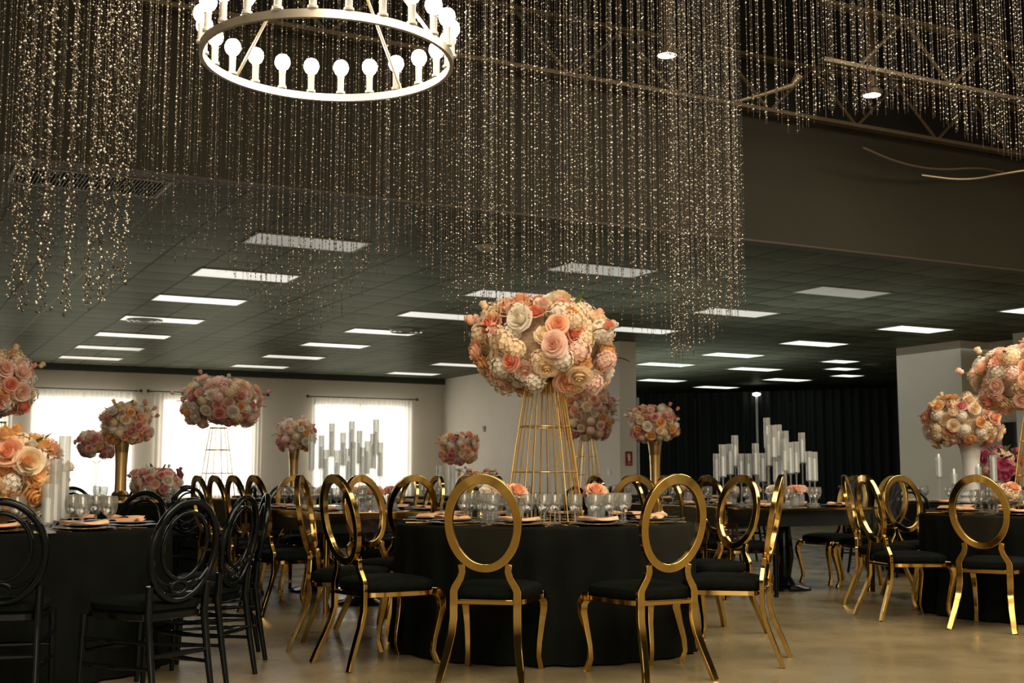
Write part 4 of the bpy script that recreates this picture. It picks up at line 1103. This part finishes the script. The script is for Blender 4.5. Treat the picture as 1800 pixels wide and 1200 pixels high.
def textob(body, size, loc, rot, mat, parent, name):
    c_ = bpy.data.curves.new(name, 'FONT'); c_.body = body; c_.size = size; c_.align_x = 'CENTER'; c_.extrude = .0008
    o = bpy.data.objects.new(name, c_); COL.objects.link(o); dg = bpy.context.evaluated_depsgraph_get()
    me = bpy.data.meshes.new_from_object(o.evaluated_get(dg)); bpy.data.objects.remove(o)
    me.materials.clear(); me.materials.append(mat); ob = link(name, me, parent, loc, rot); return ob
textob('FIRE', .028, (0, -.0135, -.085), (PI / 2, 0, 0), M['signwhite'], t, 'lettering')
textob('EXTINGUISHER', .016, (0, -.0135, -.108), (PI / 2, 0, 0), M['signwhite'], t, 'lettering')
t = thing('light_switch', 'white switch plate on the side of the pier below the sign', 'switch', (12.25, 19.45, 1.12), 0)
MB().box(-.012, -.06, -.06, -.001, .06, .06).build('plate', M['white'], t, False, .003)
MB().box(-.018, -.015, -.02, -.012, .015, .02).build('toggle', M['white'], t, False, .002)
t = thing('thermostat', 'small grey thermostat on the cream side wall', 'thermostat', (13.1, 26.4, 2.18), 0)
MB().box(-.03, -.05, -.07, .002, .05, .07).build('case', M['frame'], t, False, .006)
MB().box(-.034, -.03, 0, -.03, .03, .04).build('screen', M['black_panel'], t, False)

# ------------------------------------------------------------------ light
wd = bpy.data.worlds.new('world'); SC.world = wd; wd.use_nodes = True
wd.node_tree.nodes['Background'].inputs[0].default_value = (.9, .95, 1, 1); wd.node_tree.nodes['Background'].inputs[1].default_value = .6
def area(name, loc, rot, sx, sy, power, col):
    l = bpy.data.lights.new(name, 'AREA'); l.shape = 'RECTANGLE'; l.size = sx; l.size_y = sy; l.energy = power; l.color = col
    o = bpy.data.objects.new(name, l); COL.objects.link(o); o.location = loc; o.rotation_euler = rot; return o
for a, b in WINS:
    area('window_light', ((a + b) / 2, 28.72, 1.7), (-PI / 2, 0, 0), b - a, 2.2, 36, (1, .96, .90))
area('hall_fill', (3, 1, 5.6), (0, 0, 0), 7, 6, 760, (1, .86, .66))  # added soft fill above the near tables, out of view
area('hall_fill', (10, 4, 5.6), (0, 0, 0), 5, 6, 620, (1, .86, .66))  # second added overhead fill, further right
area('rear_fill', (-1.5, -4.5, 2.2), (R(80), 0, -YAW), 6, 3.5, 150, (1, .86, .64))  # added fill behind the camera, reflected in the gold
area('panel_fill', (16, 20, 3.4), (0, 0, 0), 6, 8, 45, (.95, 1, .92))  # added fill below the right ceiling panels
area('panel_fill', (5.5, 20, 3.4), (0, 0, 0), 9, 12, 150, (1, .96, .90))  # added fill below the left ceiling panels, for floor and walls
area('ceiling_fill', (15.6, 23, 2.5), (PI, 0, 0), 4, 7, 62, (.94, 1, .86))  # added up-facing lamp in place of floor bounce on the ceiling
area('ceiling_fill', (5, 18, 2.5), (PI, 0, 0), 7, 9, 42, (1, .98, .86))  # added upward fill for the left ceiling
area('ceiling_fill', (11.5, 14.2, 2.5), (PI, 0, 0), 7, 3, 26, (.96, 1, .86))  # added upward fill for the ceiling near the soffit
SC.view_settings.view_transform = 'Standard'
SC.view_settings.look = 'None'; SC.view_settings.exposure = 0.30
cy_ = SC.cycles
cy_.use_denoising = True; cy_.max_bounces = 8; cy_.transparent_max_bounces = 24; cy_.transmission_bounces = 8; cy_.glossy_bounces = 4; cy_.diffuse_bounces = 3
cy_.sample_clamp_indirect = 6; cy_.caustics_reflective = False; cy_.caustics_refractive = False
